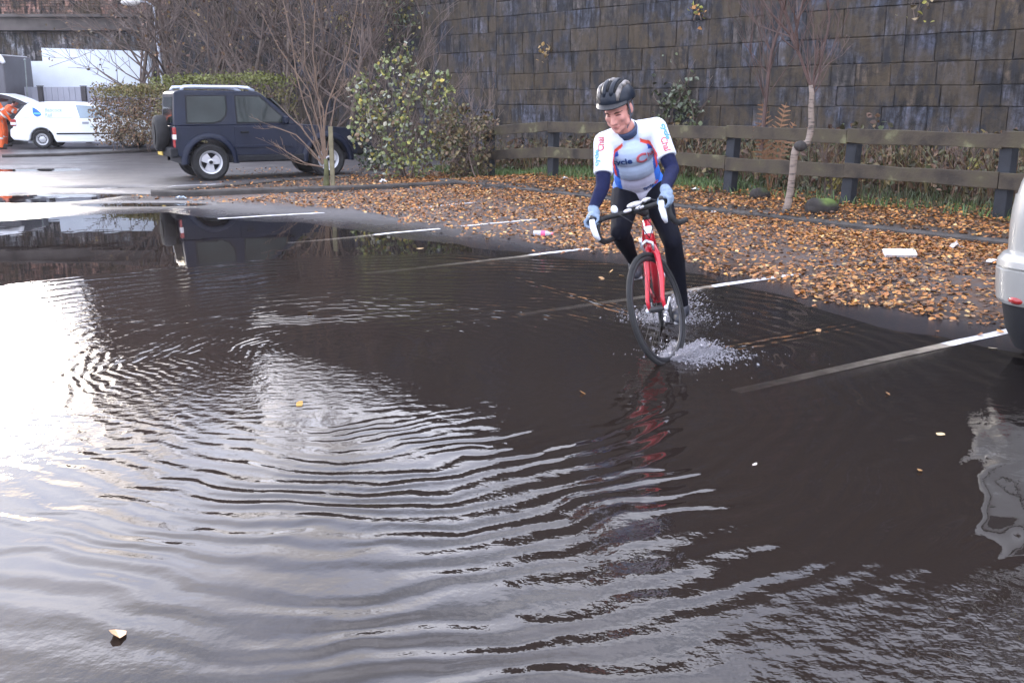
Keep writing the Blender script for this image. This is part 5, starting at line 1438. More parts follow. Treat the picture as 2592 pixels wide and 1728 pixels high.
for s_ in (-1, 1):
    q = MB(); q.tube([barpt(.05, s_ * HW, -.002), barpt(.09, s_ * (HW - .002), .012), barpt(.125, s_ * (HW - .004), .03), barpt(.14, s_ * (HW - .005), .045)], [.018, .0195, .018, .012], 10); bh = q.build('brake_hood', M_BBLK, bike, smooth=True)
    q = MB(); A_ = [barpt(.135, s_ * (HW - .006), .025), barpt(.152, s_ * (HW - .008), -.015), barpt(.150, s_ * (HW - .010), -.065), barpt(.135, s_ * (HW - .014), -.10)]
    q.tube(A_, [.016, .019, .017, .010], 8, flat=.8); q.build('brake_lever', M_BWHT, bh, smooth=True)
# lamp and computer on the bar
q = MB(); 
for l_ in (-.045, .035): q.ell(barpt(.025, l_, .012), (.016, .030, .011), RS)
q.ell(barpt(-.0, -.005, .035), (.035, .05, .016), RS); q.ell(barpt(-.035, .06, .04), (.014, .032, .012), RS)
q.build('handlebar_light', mat('lamp_body', (.62, .62, .66), .3, var=.35, scale=60), bike, smooth=True)
q = MB(); q.ell(barpt(-.01, -.145, .035), (.02, .022, .028), RS); q.build('bell', M_BWHT, bike, smooth=True)
# brakes
q = MB(); c_ = ax_at(.392, .035)
for s_ in (-1, 1): q.tube([st(c_ + Vector((.01, 0, .02))), st(c_ + Vector((.012, s_ * .036, .0))), st(c_ + Vector((.005, s_ * .028, -.045)))], [.009, .010, .008], 8)
q.tube([st(c_ + Vector((.012, -.03, .045))), st(c_ + Vector((.012, -.036, .0)))], .010, 8)
q.build('front_brake', M_BSIL, bike, smooth=True)
# saddle, crank, pedals
q = MB(); q.tube([STp, Vector((-.805, 0, .93))], .0135, 10); q.build('seat_post', M_BBLK, bike, smooth=True)
q = MB(); q.ell((-.86, 0, .955), (.09, .072, .025)); q.tube([(-.86, 0, .957), (-.78, 0, .96), (-.69, 0, .955), (-.665, 0, .95)], [.055, .038, .022, .015], 12, flat=.5); q.build('saddle', M_BBLK, bike, smooth=True)
PL, PR_ = Vector((-.575, .115, .115)), Vector((-.625, -.115, .435))
q = MB(); q.tube([BBp + Vector((0, .055, 0)), PL + Vector((0, -.045, 0))], [.016, .011], 8); q.tube([BBp + Vector((0, -.055, 0)), PR_ + Vector((0, .045, 0))], [.016, .011], 8); q.tube([BBp + Vector((0, -.06, 0)), BBp + Vector((0, .06, 0))], .012, 8)
Mc = Matrix.Translation(BBp + Vector((0, -.045, 0))) @ Matrix.Rotation(PI / 2, 4, 'X'); q.lathe([(.105, -.002), (.105, .002), (.09, .002), (.09, -.002)], Mc, 30, close=True); q.lathe([(.03, -.002), (.095, -.001), (.095, .001), (.03, .002)], Mc, 5, close=True)
q.build('crankset', M_BBLK, bike, auto=40)
for P_ in (PL, PR_):
    q = MB(); q.box(P_, (.085, .075, .018)); bevel(q.build('pedal', M_BSIL, bike), .005)
q = MB()
for dz in (-.10, .10): q.tube([BBp + Vector((0, -.045, dz * .97)), RH + Vector((0, -.045, dz * .35))], .004, 5)
q.build('chain', M_BSIL, bike)
q = MB()
for s_ in (-1, 1): q.tube([barpt(.06, s_ * HW, -.01), barpt(.12, s_ * .16, .05), barpt(.11, s_ * .07, .02), ax_at(.48, .06, s_ * .03), ax_at(.42, .04, 0)], .0028, 5)
q.build('brake_cable', M_BBLK, bike, smooth=True)

# ------------------------------------------------------------------ bodies: overlapping limbs fused into one continuous surface
class Body:
    def __init__(s): s.q = MB(); s.pr = []
    def limb(s, pts, rad, m, n=14, flat=1.0):
        pts = [Vector(p) for p in pts]
        s.q.tube(pts, rad, n, flat=flat)
        for p_, r_ in zip(pts, rad): s.q.ell(p_, r_, seg=12, rings=8) if flat == 1.0 else None
        s.pr.append(('t', pts, rad, m)); return s
    def ell(s, c, r, m, rot=None):
        if not hasattr(r, '__len__'): r = (r, r, r)
        s.q.ell(c, r, rot, seg=18, rings=12); s.pr.append(('e', Vector(c), (r, rot), m)); return s
    def fuse(s, name, mats, parent, voxel=.006, smooth=2, inflate=0):
        o = s.q.build('tmp', mats)
        r_ = o.modifiers.new('r', 'REMESH'); r_.mode = 'VOXEL'; r_.voxel_size = voxel; r_.use_smooth_shade = True
        sm = o.modifiers.new('s', 'SMOOTH'); sm.factor = .5; sm.iterations = smooth
        dg = bpy.context.evaluated_depsgraph_get(); dg.update()
        me = bpy.data.meshes.new_from_object(o.evaluated_get(dg)); bpy.data.objects.remove(o)
        me.name = name; me.materials.clear()
        for m_ in mats: me.materials.append(m_)
        if len(mats) > 1:
            n_ = len(me.vertices); co = np.empty(n_ * 3, 'f'); me.vertices.foreach_get('co', co); co = co.reshape(-1, 3)
            best = np.full(n_, 1e9); mi = np.zeros(n_, int)
            for kind, a, b, m_ in s.pr:
                if kind == 't':
                    d = np.full(n_, 1e9)
                    for i in range(len(a) - 1):
                        A_, B_ = np.array(a[i]), np.array(a[i + 1]); ab = B_ - A_; t_ = np.clip(((co - A_) @ ab) / (ab @ ab + 1e-12), 0, 1)
                        d = np.minimum(d, np.linalg.norm(co - A_ - t_[:, None] * ab, axis=1) - (b[i] + (b[i + 1] - b[i]) * t_))
                else:
                    rr, rot = b; M_ = np.array(rot) if rot is not None else np.eye(3)
                    l_ = (co - np.array(a)) @ M_; k_ = np.linalg.norm(l_ / np.array(rr), axis=1); d = (k_ - 1) * min(rr)
                u = d < best; best[u] = d[u]; mi[u] = m_
            me.polygons.foreach_set('material_index', mi[np.array([p_.vertices[0] for p_ in me.polygons])])
        me.polygons.foreach_set('use_smooth', [True] * len(me.polygons))
        o = bpy.data.objects.new(name, me); COL.objects.link(o)
        if parent is not None: o.parent = parent
        return o
M_SKIN = mat('skin', (.54, .245, .20), .55, var=.2, scale=22, sss=.08)
M_SLEEVE = mat('navy_sleeve', (.010, .013, .045), .85, spec=.15, var=.25, scale=30, bump=.15, bscale=120)
M_TIGHT = mat('black_tights', (.0045, .005, .010), .85, spec=.12, var=.3, scale=25, bump=.15, bscale=120)
M_GLOVE = mat('grey_blue_glove', (.17, .23, .32), .75, var=.25, scale=40, bump=.3, bscale=150)
M_SHOE = mat('dark_shoe', (.035, .038, .05), .5, var=.4, scale=25)
rider = empty('person'); rider.matrix_world = MBK
tag(rider, 'cyclist in white and blue jersey, black helmet and black tights riding a red bicycle', 'person')
b = Body()
# head: its own axes
HC = Vector((-.325, -.070, 1.505))
Fh = Vector((.85, -.36, -.42)).normalized(); Uh0 = Vector((.42, -.10, .88)); Lh = Uh0.cross(Fh).normalized(); Uh = Fh.cross(Lh).normalized()
HM = Matrix((Fh, Lh, Uh)).transposed()
def hp(f, l, u): return HC + Fh * f + Lh * l + Uh * u
b.ell(hp(-.015, 0, .035), (.098, .078, .095), 0, HM)               # skull
b.ell(hp(.028, 0, -.035), (.066, .066, .078), 0, HM)               # face
b.ell(hp(.045, 0, -.090), (.044, .046, .036), 0, HM)               # chin and jaw
b.ell(hp(.078, 0, -.105), (.018, .022, .017), 0, HM)
b.ell(hp(.074, 0, .018), (.022, .052, .014), 0, HM)                # brow
for s_ in (-1, 1):
    b.ell(hp(.060, s_ * .040, -.030), (.026, .022, .022), 0, HM)   # cheeks
    b.ell(hp(-.015, s_ * .079, -.015), (.022, .010, .034), 0, HM)   # ears
    b.ell(hp(.020, s_ * .052, -.070), (.038, .018, .030), 0, HM)   # jaw corners
b.limb([hp(.088, 0, .006), hp(.104, 0, -.022), hp(.114, 0, -.040)], [.009, .012, .0145], 0, n=10)   # nose
for s_ in (-1, 1): b.ell(hp(.098, s_ * .013, -.043), (.012, .009, .009), 0, HM)
b.ell(hp(.090, 0, -.066), (.012, .024, .007), 0, HM); b.ell(hp(.088, 0, -.079), (.013, .021, .008), 0, HM)        # lips
NB = Vector((-.445, -.02, 1.335))
b.limb([NB, HC + Vector((-.035, .012, -.08))], [.062, .056], 0)
# trunk under the jersey
HIPC = Vector((-.80, -.01, .985))
def frm(d, l=Vector((0, 1, 0))):
    d = Vector(d).normalized(); l2 = (Vector(l) - d * Vector(l).dot(d)).normalized(); return Matrix((l2.cross(d), l2, d)).transposed()
TR = frm(NB - HIPC, (0, 1, .06))
b.ell((-.80, -.01, .985), (.115, .165, .12), 2, TR); b.ell((-.70, -.012, 1.07), (.103, .136, .13), 2, TR); b.ell((-.585, -.015, 1.17), (.104, .142, .13), 1, TR); b.ell((-.50, -.02, 1.255), (.104, .146, .12), 1, TR)
SHR, SHL = Vector((-.44, -.176, 1.318)), Vector((-.45, .140, 1.345))
ELR, ELL = Vector((-.305, -.226, 1.07)), Vector((-.325, .196, 1.095))
hR = barpt(.10, -HW, .02); hL = barpt(.10, HW, .02)
WRR = hR + Vector((-.075, .0, .055)); WRL = hL + Vector((-.085, .012, .05))
b.limb([SHR.lerp(NB, .55), SHR], [.062, .053], 1); b.limb([SHL.lerp(NB, .55), SHL], [.062, .053], 1)
for S_, E_, W_ in ((SHR, ELR, WRR), (SHL, ELL, WRL)):
    b.limb([S_, S_.lerp(E_, .45), E_, E_.lerp(W_, .3), W_], [.053, .050, .043, .042, .031], 1)
# hands: palm over the hood, four fingers round the lever, thumb on the inside
for s_, W_ in ((-1, WRR), (1, WRL)):
    HD_ = lambda s, l, u: barpt(.10 + s, s_ * HW + s_ * l, .02 + u)
    palm = HD_(-.012, .008, .026)
    b.limb([W_, HD_(-.045, .006, .034)], [.032, .033], 3)
    b.ell(palm, (.046, .040, .022), 3, RS @ Euler((0, .25, 0)).to_matrix())
    for k in range(4):
        off = .034 - .021 * k
        lat = [.030, .032, .031, .027][k]
        ln = [1.0, 1.08, 1.0, .82][k]
        b.limb([HD_(off - .012, lat * .75, .022), HD_(off + .004, lat + .012, .006 ), HD_(off + .014, lat + .008, -.020 * ln), HD_(off + .016, lat - .016, -.034 * ln), HD_(off + .010, lat - .036, -.034 * ln)], [.0105, .0105, .0095, .0088, .0078], 3, n=8)
    b.limb([HD_(-.025, -.018, .026), HD_(.000, -.034, .012), HD_(.020, -.036, -.006), HD_(.034, -.026, -.016)], [.013, .0115, .010, .0085], 3, n=8)
# legs
HPR, HPL = Vector((-.785, -.095, .965)), Vector((-.785, .08, .965))
KNR, KNL = Vector((-.335, -.168, .775)), Vector((-.405, .137, .655))
ANR, ANL = Vector((-.695, -.118, .535)), Vector((-.655, .150, .205))
for H_, K_, A_ in ((HPR, KNR, ANR), (HPL, KNL, ANL)):
    b.limb([H_, H_.lerp(K_, .3), H_.lerp(K_, .7), K_], [.098, .092, .070, .060], 2)
    cf = K_.lerp(A_, .32) + Vector((-.022, 0, -.004))
    b.limb([K_, cf, K_.lerp(A_, .65), A_], [.057, .058, .045, .037], 2)
for A_, P_ in ((ANR, PR_), (ANL, PL)):
    b.limb([A_, A_ + Vector((-.03, 0, -.04)), P_ + Vector((-.02, 0, .042)), P_ + Vector((.065, .0, .036))], [.036, .036, .036, .028], 4)
body = b.fuse('body', [M_SKIN, M_SLEEVE, M_TIGHT, M_GLOVE, M_SHOE], rider, .0055, 3)
# shoes over the feet
for A_, P_ in ((ANR, PR_), (ANL, PL)):
    sb = Body(); sb.limb([A_ + Vector((-.045, 0, -.045)), P_ + Vector((-.08, 0, .034)), P_ + Vector((.0, 0, .036)), P_ + Vector((.075, 0, .032))], [.038, .043, .044, .032], 0); sb.limb([A_ + Vector((.0, 0, -.02)), A_ + Vector((-.02, 0, -.05))], [.040, .042], 0)
    sb.fuse('shoe', [M_SHOE], rider, .008, 2)
# jersey
j = Body(); e_ = .010
j.ell((-.765, -.012, 1.010), (.142, .168, .095), 0, TR); j.ell((-.69, -.012, 1.075), (.118, .150, .13), 0, TR); j.ell((-.585, -.015, 1.17), (.118, .155, .13), 0, TR); j.ell((-.50, -.02, 1.255), (.117, .160, .12), 0, TR)
j.ell((-.475, -.018, 1.29), (.10, .15, .085), 0, TR)
j.limb([SHR.lerp(NB, .60), SHR], [.076, .067], 0); j.limb([SHL.lerp(NB, .60), SHL], [.076, .067], 0)
CFR, CFL = SHR.lerp(ELR, .72), SHL.lerp(ELL, .70)
def sleeve(S_, E_, C_):
    ln = (C_ - S_)
    j.q.tube([S_, S_ + ln * .35, S_ + ln * .75, C_], [.068, .064, .060, .059], 18); j.q.ell(S_, .068)
sleeve(SHR, ELR, CFR); sleeve(SHL, ELL, CFL)
j.limb([NB + Vector((-.02, 0, -.02)), NB + Vector((.012, -.004, .035))], [.075, .066], 0)
M_JERS = mat('jersey_cloth', (1, 1, 1), .6, var=.06, scale=20, attr=True, bump=.12, bscale=90)
jer = j.fuse('jersey', [M_JERS], rider, .006, 3)
me = jer.data; n_ = len(me.vertices); co = np.empty(n_ * 3, 'f'); me.vertices.foreach_get('co', co); co = co.reshape(-1, 3).astype(float)
TRn = np.array(TR); rel = (co - np.array((-.60, -.015, 1.16))) @ TRn        # x: chest-ward front, y: left, z: up the spine
fr_, la, sp_ = rel[:, 0], rel[:, 1], rel[:, 2]
if (np.array(HPL) - np.array(HPR)) @ TRn[:, 1] < 0: la = -la
def segd(A_, B_):
    A_, B_ = np.array(A_), np.array(B_); ab = B_ - A_; t_ = np.clip(((co - A_) @ ab) / (ab @ ab), 0, 1.0); return np.linalg.norm(co - A_ - t_[:, None] * ab, axis=1), t_
dR, tR = segd(SHR, CFR); dL, tL = segd(SHL, CFL)
C = np.tile(np.array((.46, .57, .76)), (n_, 1))
def paint(mask, c):
    C[mask] = c
lower = sp_ < -.045
paint(lower, (.40, .40, .52))
paint((sp_ < -.115) & (np.abs(la) < .09), (.46, .46, .56))
paint((np.abs(la) > .106) & (sp_ < .06), (.012, .11, .50))
paint((sp_ < -.150) & (np.abs(la) > .075), (.010, .12, .55))
up_m = np.abs(la) - .030 * 0
slv = (np.minimum(dR - .068, dL - .068) < .012) & (np.abs(la) > .130)
pl_ = .246 - .62 * (np.abs(la) - .055)
yoke = (sp_ > pl_) & (np.abs(la) > .050)
paint(slv | yoke, (.66, .70, .78))
paint((fr_ < -.02) & (sp_ > .02), (.64, .68, .76))
band = (np.abs(la) > .112) & (np.abs(la) <= .134) & (sp_ > -.03) & (sp_ < .12) & ~yoke
paint(band & (np.abs(la) > .122), (.72, .06, .05)); paint(band & (np.abs(la) <= .122), (.012, .08, .42))
pip = (np.abs(sp_ - pl_) < .012) & (np.abs(la) > .052) & (np.abs(la) < .135) & (fr_ > -.01)
paint(pip, (.75, .07, .04))
pip2 = (np.abs(sp_ - pl_ + .024) < .012) & (np.abs(la) > .090) & (np.abs(la) < .140) & (fr_ > -.02)
paint(pip2, (.012, .08, .42))
for d_, t_ in ((dR, tR), (dL, tL)): paint((t_ > .90) & (d_ < .08) & (np.abs(la) > .11), (.70, .74, .82))
at = me.color_attributes.new('Col', 'FLOAT_COLOR', 'POINT'); a4 = np.ones((n_, 4), 'f'); a4[:, :3] = C; at.data.foreach_set('color', a4.ravel())
# lettering laid on the cloth
bv = BVHTree.FromPolygons([tuple(v.co) for v in me.vertices], [tuple(p_.vertices) for p_ in me.polygons])
M_TNAV = mat('navy_lettering', (.012, .05, .20), .5, var=.05); M_TRED = mat('red_lettering', (.55, .11, .14), .5, var=.05); M_TTEA = mat('teal_lettering', (.10, .32, .42), .5, var=.05)
def on_cloth(body_, size, O_, X_, Y_, mt, bold=.004):
    X_ = Vector(X_).normalized(); Y_ = Vector(Y_); Y_ = (Y_ - X_ * Y_.dot(X_)).normalized(); N_ = X_.cross(Y_)
    def place(x, y):
        p_ = Vector(O_) + X_ * x + Y_ * y
        h_ = bv.ray_cast(p_ + N_ * .25, -N_)
        if h_[0] is None or (h_[0] - p_).length > .12:
            c_ = bv.find_nearest(p_); return c_[0] + c_[1] * .0035
        return h_[0] + N_ * .0035
    me2 = text_mesh(body_, size, bold)
    import bmesh
    bm = bmesh.new(); bm.from_mesh(me2); bmesh.ops.triangulate(bm, faces=bm.faces)
    bmesh.ops.subdivide_edges(bm, edges=[e for e in bm.edges if e.calc_length() > .012], cuts=2, use_grid_fill=True); bm.to_mesh(me2); bm.free()
    for v in me2.vertices: v.co = place(v.co.x, v.co.y)
    me2.materials.clear(); me2.materials.append(mt)
    o = bpy.data.objects.new('lettering', me2); COL.objects.link(o); o.parent = jer
    o2 = o.modifiers.new('s', 'SOLIDIFY'); o2.thickness = .0015
    return o
chest = Vector((-.49, -.02, 1.215)); XL = Vector((0, 1, .05)); YU = Vector((.35, 0, .94))
on_cloth('cycle', .062, chest + Vector((0, -.135, -.03)), XL, YU, M_TNAV, .002)
on_cloth('C', .095, chest + Vector((0, .015, -.038)), XL, YU, M_TRED, .0035)
on_cloth('hal', .045, chest + Vector((0, .085, -.005)), Vector((0, 1, .25)), YU, M_TRED, .001)
on_cloth('cycle', .035, Vector((-.70, .01, 1.005)), Vector((0, 1, .15)), YU, M_TNAV, .001); on_cloth('C', .035, Vector((-.70, .088, 1.015)), Vector((0, 1, .15)), YU, M_TRED, .002)
for S_, C_, s_ in ((SHR, CFR, -1), (SHL, CFL, 1)):
    dn = (C_ - S_).normalized(); outw = Vector((.75, s_ * .65, .1)); X_ = dn if s_ > 0 else -dn; N_ = outw; Y_ = N_.cross(X_)
    O_ = S_ + dn * .01 if s_ > 0 else C_ - dn * .03
    on_cloth('cycle', .052, O_ - Y_.normalized() * .015, X_, Y_, M_TTEA, .002)
    on_cloth('Chal', .05, O_ + X_ * (.085 if s_ > 0 else .09) - Y_.normalized() * .045, X_, Y_, M_TRED, .001)
# dark collar under the chin
q = MB(); d_ = (HC - NB).normalized(); M4 = Matrix.Translation(NB + d_ * .040 + Vector((.012, -.002, .0))) @ d_.to_track_quat('Z', 'X').to_matrix().to_4x4()
q.lathe([(.068, -.02), (.069, .012), (.064, .028), (.060, .020), (.062, -.02)], M4, 26, close=True); q.build('collar', mat('collar_navy', (.03, .045, .10), .7), rider, smooth=True)
# face details
M_BROW = mat('brown_hair', (.09, .045, .03), .8, var=.3, scale=60); M_EYE = mat('eye_lashes', (.10, .035, .03), .5); M_LIP = mat('lips', (.33, .10, .09), .45)
surf = BVHTree.FromPolygons([tuple(v.co) for v in body.data.vertices], [tuple(p_.vertices) for p_ in body.data.polygons])
def on_face(l, u, lift=.0):
    h_ = surf.ray_cast(hp(.25, l, u), -Fh); return (h_[0] if h_[0] is not None else hp(.09, l, u)) + Fh * lift
for s_ in (-1, 1):
    q = MB(); q.tube([on_face(s_ * .014, .012, .001), on_face(s_ * .028, .019, .001), on_face(s_ * .042, .017, .001), on_face(s_ * .052, .008, .001)], [.003, .0042, .0042, .002], 6); q.build('eyebrow', M_BROW, rider, smooth=True)
    q = MB(); q.tube([on_face(s_ * .017, -.006, .000), on_face(s_ * .026, -.0035, .001), on_face(s_ * .037, -.004, .001), on_face(s_ * .045, -.008, .0)], [.002, .0042, .0042, .002], 6); q.build('eye', M_EYE, rider, smooth=True)  # thin dark line of the lowered lashes
q = MB(); q.tube([on_face(-.027, -.0755, 0), on_face(-.015, -.073, .001), on_face(0, -.0725, .001), on_face(.015, -.073, .001), on_face(.027, -.0755, 0)], [.0015, .003, .0034, .003, .0015], 6); q.build('mouth', M_LIP, rider, smooth=True)
# hair under the helmet
q = MB(); q.ell(hp(-.018, 0, .036), (.101, .083, .098), HM, seg=24, rings=14)
V = np.array(q.v); rl = (V - np.array(HC)) @ np.array(HM)
lim = np.where(rl[:, 0] > .02, .045, -.02); rl[:, 2] = np.maximum(rl[:, 2], lim); q.v = [tuple(np.array(HC) + np.array(HM) @ r_) for r_ in rl]; q.build('hair', M_BROW, rider, smooth=True)
# helmet: shell with ridges and vents, visor, straps
helm = empty('helmet'); helm.parent = rider
M_HELM = mat('helmet_black', (.007, .011, .020), .38, var=.3, scale=15, spec=.3); M_CAMO = mat('helmet_camo', (.15, .135, .125), .4, var=.9, scale=28, detail=3); M_VENT = mat('vent_dark', (.004, .004, .005), .9)
HTl = R(8); HQ = HM @ Matrix.Rotation(HTl, 3, 'Y').to_3x3() if False else HM
def helm_pt(a, e, k=1.0):
    """a: angle round (0 = front), e: height angle 0..90"""
    ca, sa, ce, se = math.cos(a), math.sin(a), math.cos(e), math.sin(e)
    return hp(-.022 + .136 * k * ce * ca, .112 * k * ce * sa, .068 + .098 * k * se + .012 * ca * ce - .012 * (1 - ca) * ce)
q = MB(); V = []; Fq = []; na_, ne_ = 40, 12
for i in range(ne_ + 1):
    e = R(-8 + 98 * i / ne_)
    for k in range(na_): V.append(helm_pt(2 * PI * k / na_, e))
for i in range(ne_ + 1):
    e = R(-8 + 98 * (ne_ - i) / ne_)
    for k in range(na_): V.append(helm_pt(2 * PI * k / na_, e, .90))
n_r = 2 * (ne_ + 1)
for i in range(n_r - 1):
    for k in range(na_): Fq.append((i * na_ + k, i * na_ + (k + 1) % na_, (i + 1) * na_ + (k + 1) % na_, (i + 1) * na_ + k))
for k in range(na_): Fq.append(((n_r - 1) * na_ + k, (n_r - 1) * na_ + (k + 1) % na_, (k + 1) % na_, k))
q.add(V, Fq); q.build('helmet_shell', M_HELM, helm, smooth=True, recalc=True)
def strip_on(l0, l1, w, k, mt, name, f0=-.9, f1=.9):
    q = MB(); pts = []
    for i in range(11):
        t_ = f0 + (f1 - f0) * i / 10; l_ = l0 + (l1 - l0) * abs(t_)
        e = math.acos(min(1, math.sqrt(min(.98, t_ * t_ + l_ * l_)))); a = math.atan2(l_, t_)
        pts.append(helm_pt(a, e, k))
    q.tube(pts, [w * .5] + [w] * 9 + [w * .5], 8, flat=1); return q.build(name, mt, helm, smooth=True)
for l_ in (-.62, -.24, .24, .62): strip_on(l_, l_ * .75, .016, .985, M_HELM if abs(l_) < .5 else M_CAMO, 'helmet_rib', -.82, .86)
strip_on(0, 0, .016, .985, M_CAMO, 'helmet_rib', -.85, .1)
for l_ in (-.43, -.0, .43): strip_on(l_, l_ * .8, .012, .962, M_VENT, 'helmet_vent', -.6, .72)
q = MB(); V = []; Fq = []; nk = 13
for k in range(nk):
    a = R(-58 + 116 * k / (nk - 1))
    p0 = helm_pt(a, R(2), .985); p1 = helm_pt(a, R(-3), 1.0) + Fh * (.034 * math.cos(a)) - Uh * .004
    V += [p0, p1, p1 - Uh * .006, p0 - Uh * .008]
for k in range(nk - 1):
    for j_ in range(4): Fq.append((k * 4 + j_, k * 4 + (j_ + 1) % 4, k * 4 + 4 + (j_ + 1) % 4, k * 4 + 4 + j_))
Fq += [(0, 1, 2, 3), tuple(len(V) - 4 + j_ for j_ in (3, 2, 1, 0))]
q.add(V, Fq); q.build('visor', M_BBLK, helm, recalc=True)
q = MB()
for s_ in (-1, 1):
    q.tube([hp(.02, s_ * .084, .045), hp(.012, s_ * .082, -.015), hp(.015, s_ * .070, -.075), hp(.03, s_ * .042, -.118), hp(.035, 0, -.130)], .0045, 6)
    q.tube([hp(-.07, s_ * .078, .04), hp(-.03, s_ * .084, -.03), hp(.008, s_ * .077, -.055)], .0045, 6)
q.build('strap', mat('strap_grey', (.10, .11, .14), .7), helm, smooth=True)

# ------------------------------------------------------------------ spray thrown up by the wheels
rg = np.random.default_rng(4)
m = bpy.data.materials.new('spray'); m.use_nodes = True
n, l = m.node_tree.nodes, m.node_tree.links; p = n['Principled BSDF']
p.inputs['Base Color'].default_value = (.55, .54, .58, 1); p.inputs['Roughness'].default_value = .12; p.inputs['Transmission Weight'].default_value = .65; p.inputs['IOR'].default_value = 1.33
M_SPRAY = m
OCT = np.array([(1, 0, 0), (-1, 0, 0), (0, 1, 0), (0, -1, 0), (0, 0, 1), (0, 0, -1)], float); OF = np.array([(0, 2, 4), (2, 1, 4), (1, 3, 4), (3, 0, 4), (2, 0, 5), (1, 2, 5), (3, 1, 5), (0, 3, 5)])
def drops(P, r_, vel):
    N = len(P); V = OCT[None] * r_[:, None, None]
    sp = np.linalg.norm(vel, axis=1)[:, None]; u = vel / (sp + 1e-9)
    along = (V * u[:, None]).sum(-1); V = V + u[:, None] * along[..., None] * np.minimum(sp * 2.4, 3.0)[:, None]
    V = V + P[:, None]; F = OF[None] + (np.arange(N) * 6)[:, None, None]
    return V.reshape(-1, 3), F.reshape(-1, 3)
def plume(c, heading, out, N, spread, up, scale=1.0):
    """droplets leaving the tyre line sideways and backwards"""
    s = rg.uniform(-.06, .30, N); c = np.array(c); heading = np.array(heading); out = np.array(out)
    t = rg.gamma(1.3, .055, N) * scale
    v_out = rg.uniform(.3, 1.0, N) * spread; v_up = rg.uniform(.2, 1.0, N) * up; back = rg.normal(.3, .45, N)
    P = c - heading * s[:, None] + out * (v_out * t * 3)[:, None] - heading * (back * t)[:, None]
    z = np.clip(v_up * t * 3.2 - 4.0 * (t * 1.6) ** 2 * .9, .002, 1)
    P[:, 2] = z
    r = rg.gamma(2.0, .0009, N) + .0007
    vel = out * v_out[:, None] - heading * back[:, None] * .4; vel[:, 2] = v_up - 2 * t
    return drops(P, r, vel * .9)
fw = MBK @ st((0, 0, 0)); rw = MBK @ Vector((-1.0, 0, 0)); hf = (MBK.to_3x3() @ (RS @ Vector((1, 0, 0)))).normalized(); hr = hB
L2 = Vector((-hf.y, hf.x, 0)).normalized()
parts_ = [plume((fw.x, fw.y, 0), hf, L2, 6000, .55, .5), plume((fw.x, fw.y, 0), hf, -L2, 1600, .4, .3), plume((rw.x + .02, rw.y, 0), hr, LB, 4200, .6, .85, 1.0), plume((rw.x, rw.y, 0), hr, -LB, 1300, .5, .45)]
# torn sheets of water that the tyres throw aside
def sheet(c, heading, out, ln, reach, h, seed):
    g2 = np.random.default_rng(seed); na, nb = 70, 34
    A_, B_ = np.meshgrid(np.linspace(0, 1, na), np.linspace(0, 1, nb), indexing='ij'); A_, B_ = A_.ravel(), B_.ravel()
    w_ = .5 + .5 * np.sin(A_ * 9 + seed) * .5 + g2.normal(0, .02, len(A_))
    hh = h * (np.sin(np.minimum(A_ * 1.5, 1) * PI * .5) * (1 - .55 * A_)) * (.7 + .5 * fnoise(A_ * 3 + seed, B_, 1.0, 3))
    o_ = reach * B_ * (.25 + .75 * A_) + .02 * fnoise(A_ * 4, B_ * 4 + seed, 1.0, 3)
    z_ = hh * np.sin(np.clip(B_, 0, 1) * PI * .62) + .006
    P = np.array(c) - np.array(heading) * (A_ * ln - .05)[:, None] + np.array(out) * (.012 + o_)[:, None]; P[:, 2] = np.maximum(z_, .003)
    ii_, jj_ = np.meshgrid(np.arange(na - 1), np.arange(nb - 1), indexing='ij'); a_ = (ii_ * nb + jj_).ravel()
    F = np.stack([a_, a_ + nb, a_ + nb + 1, a_ + 1], 1)
    hole = fnoise(A_ * ln * 9 + seed, B_ * 3.0 + seed, 1.0, 4) + .55 - 1.15 * B_
    F = F[hole[F].min(1) > -.05]
    T_ = np.concatenate([F[:, [0, 1, 2]], F[:, [0, 2, 3]]]); return P, T_
parts_ += [sheet((fw.x, fw.y, 0), hf, L2, .42, .16, .085, 1), sheet((fw.x, fw.y, 0), hf, -L2, .38, .13, .05, 2), sheet((rw.x, rw.y, 0), hr, LB, .5, .22, .16, 3), sheet((rw.x, rw.y, 0), hr, -LB, .45, .18, .09, 4)]
# a broken lip of foam along the tyre and the wake
Nf = 2400; a = rg.uniform(0, 1, Nf); side = rg.choice([-1, 1], Nf, p=[.35, .65])
base = np.array((fw.x, fw.y, 0)) - np.array(hf) * (a * .45 - .06)[:, None] + np.array(L2) * (side * (.02 + a * .11 + np.abs(rg.normal(0, .018, Nf))))[:, None]; base[:, 2] = np.abs(rg.normal(0, .012, Nf)) * (1 - a * .6)
parts_.append(drops(base, rg.gamma(2, .0011, Nf) + .0008, np.tile(np.array(L2) * .4, (Nf, 1))))
Vs, Fs = [], []; b0 = 0
for V, F in parts_: Vs.append(V); Fs.append(F + b0); b0 += len(V)
o = mesh_np('splash', np.concatenate(Vs), np.concatenate(Fs), M_SPRAY, smooth=True); tag(o, kind='stuff')

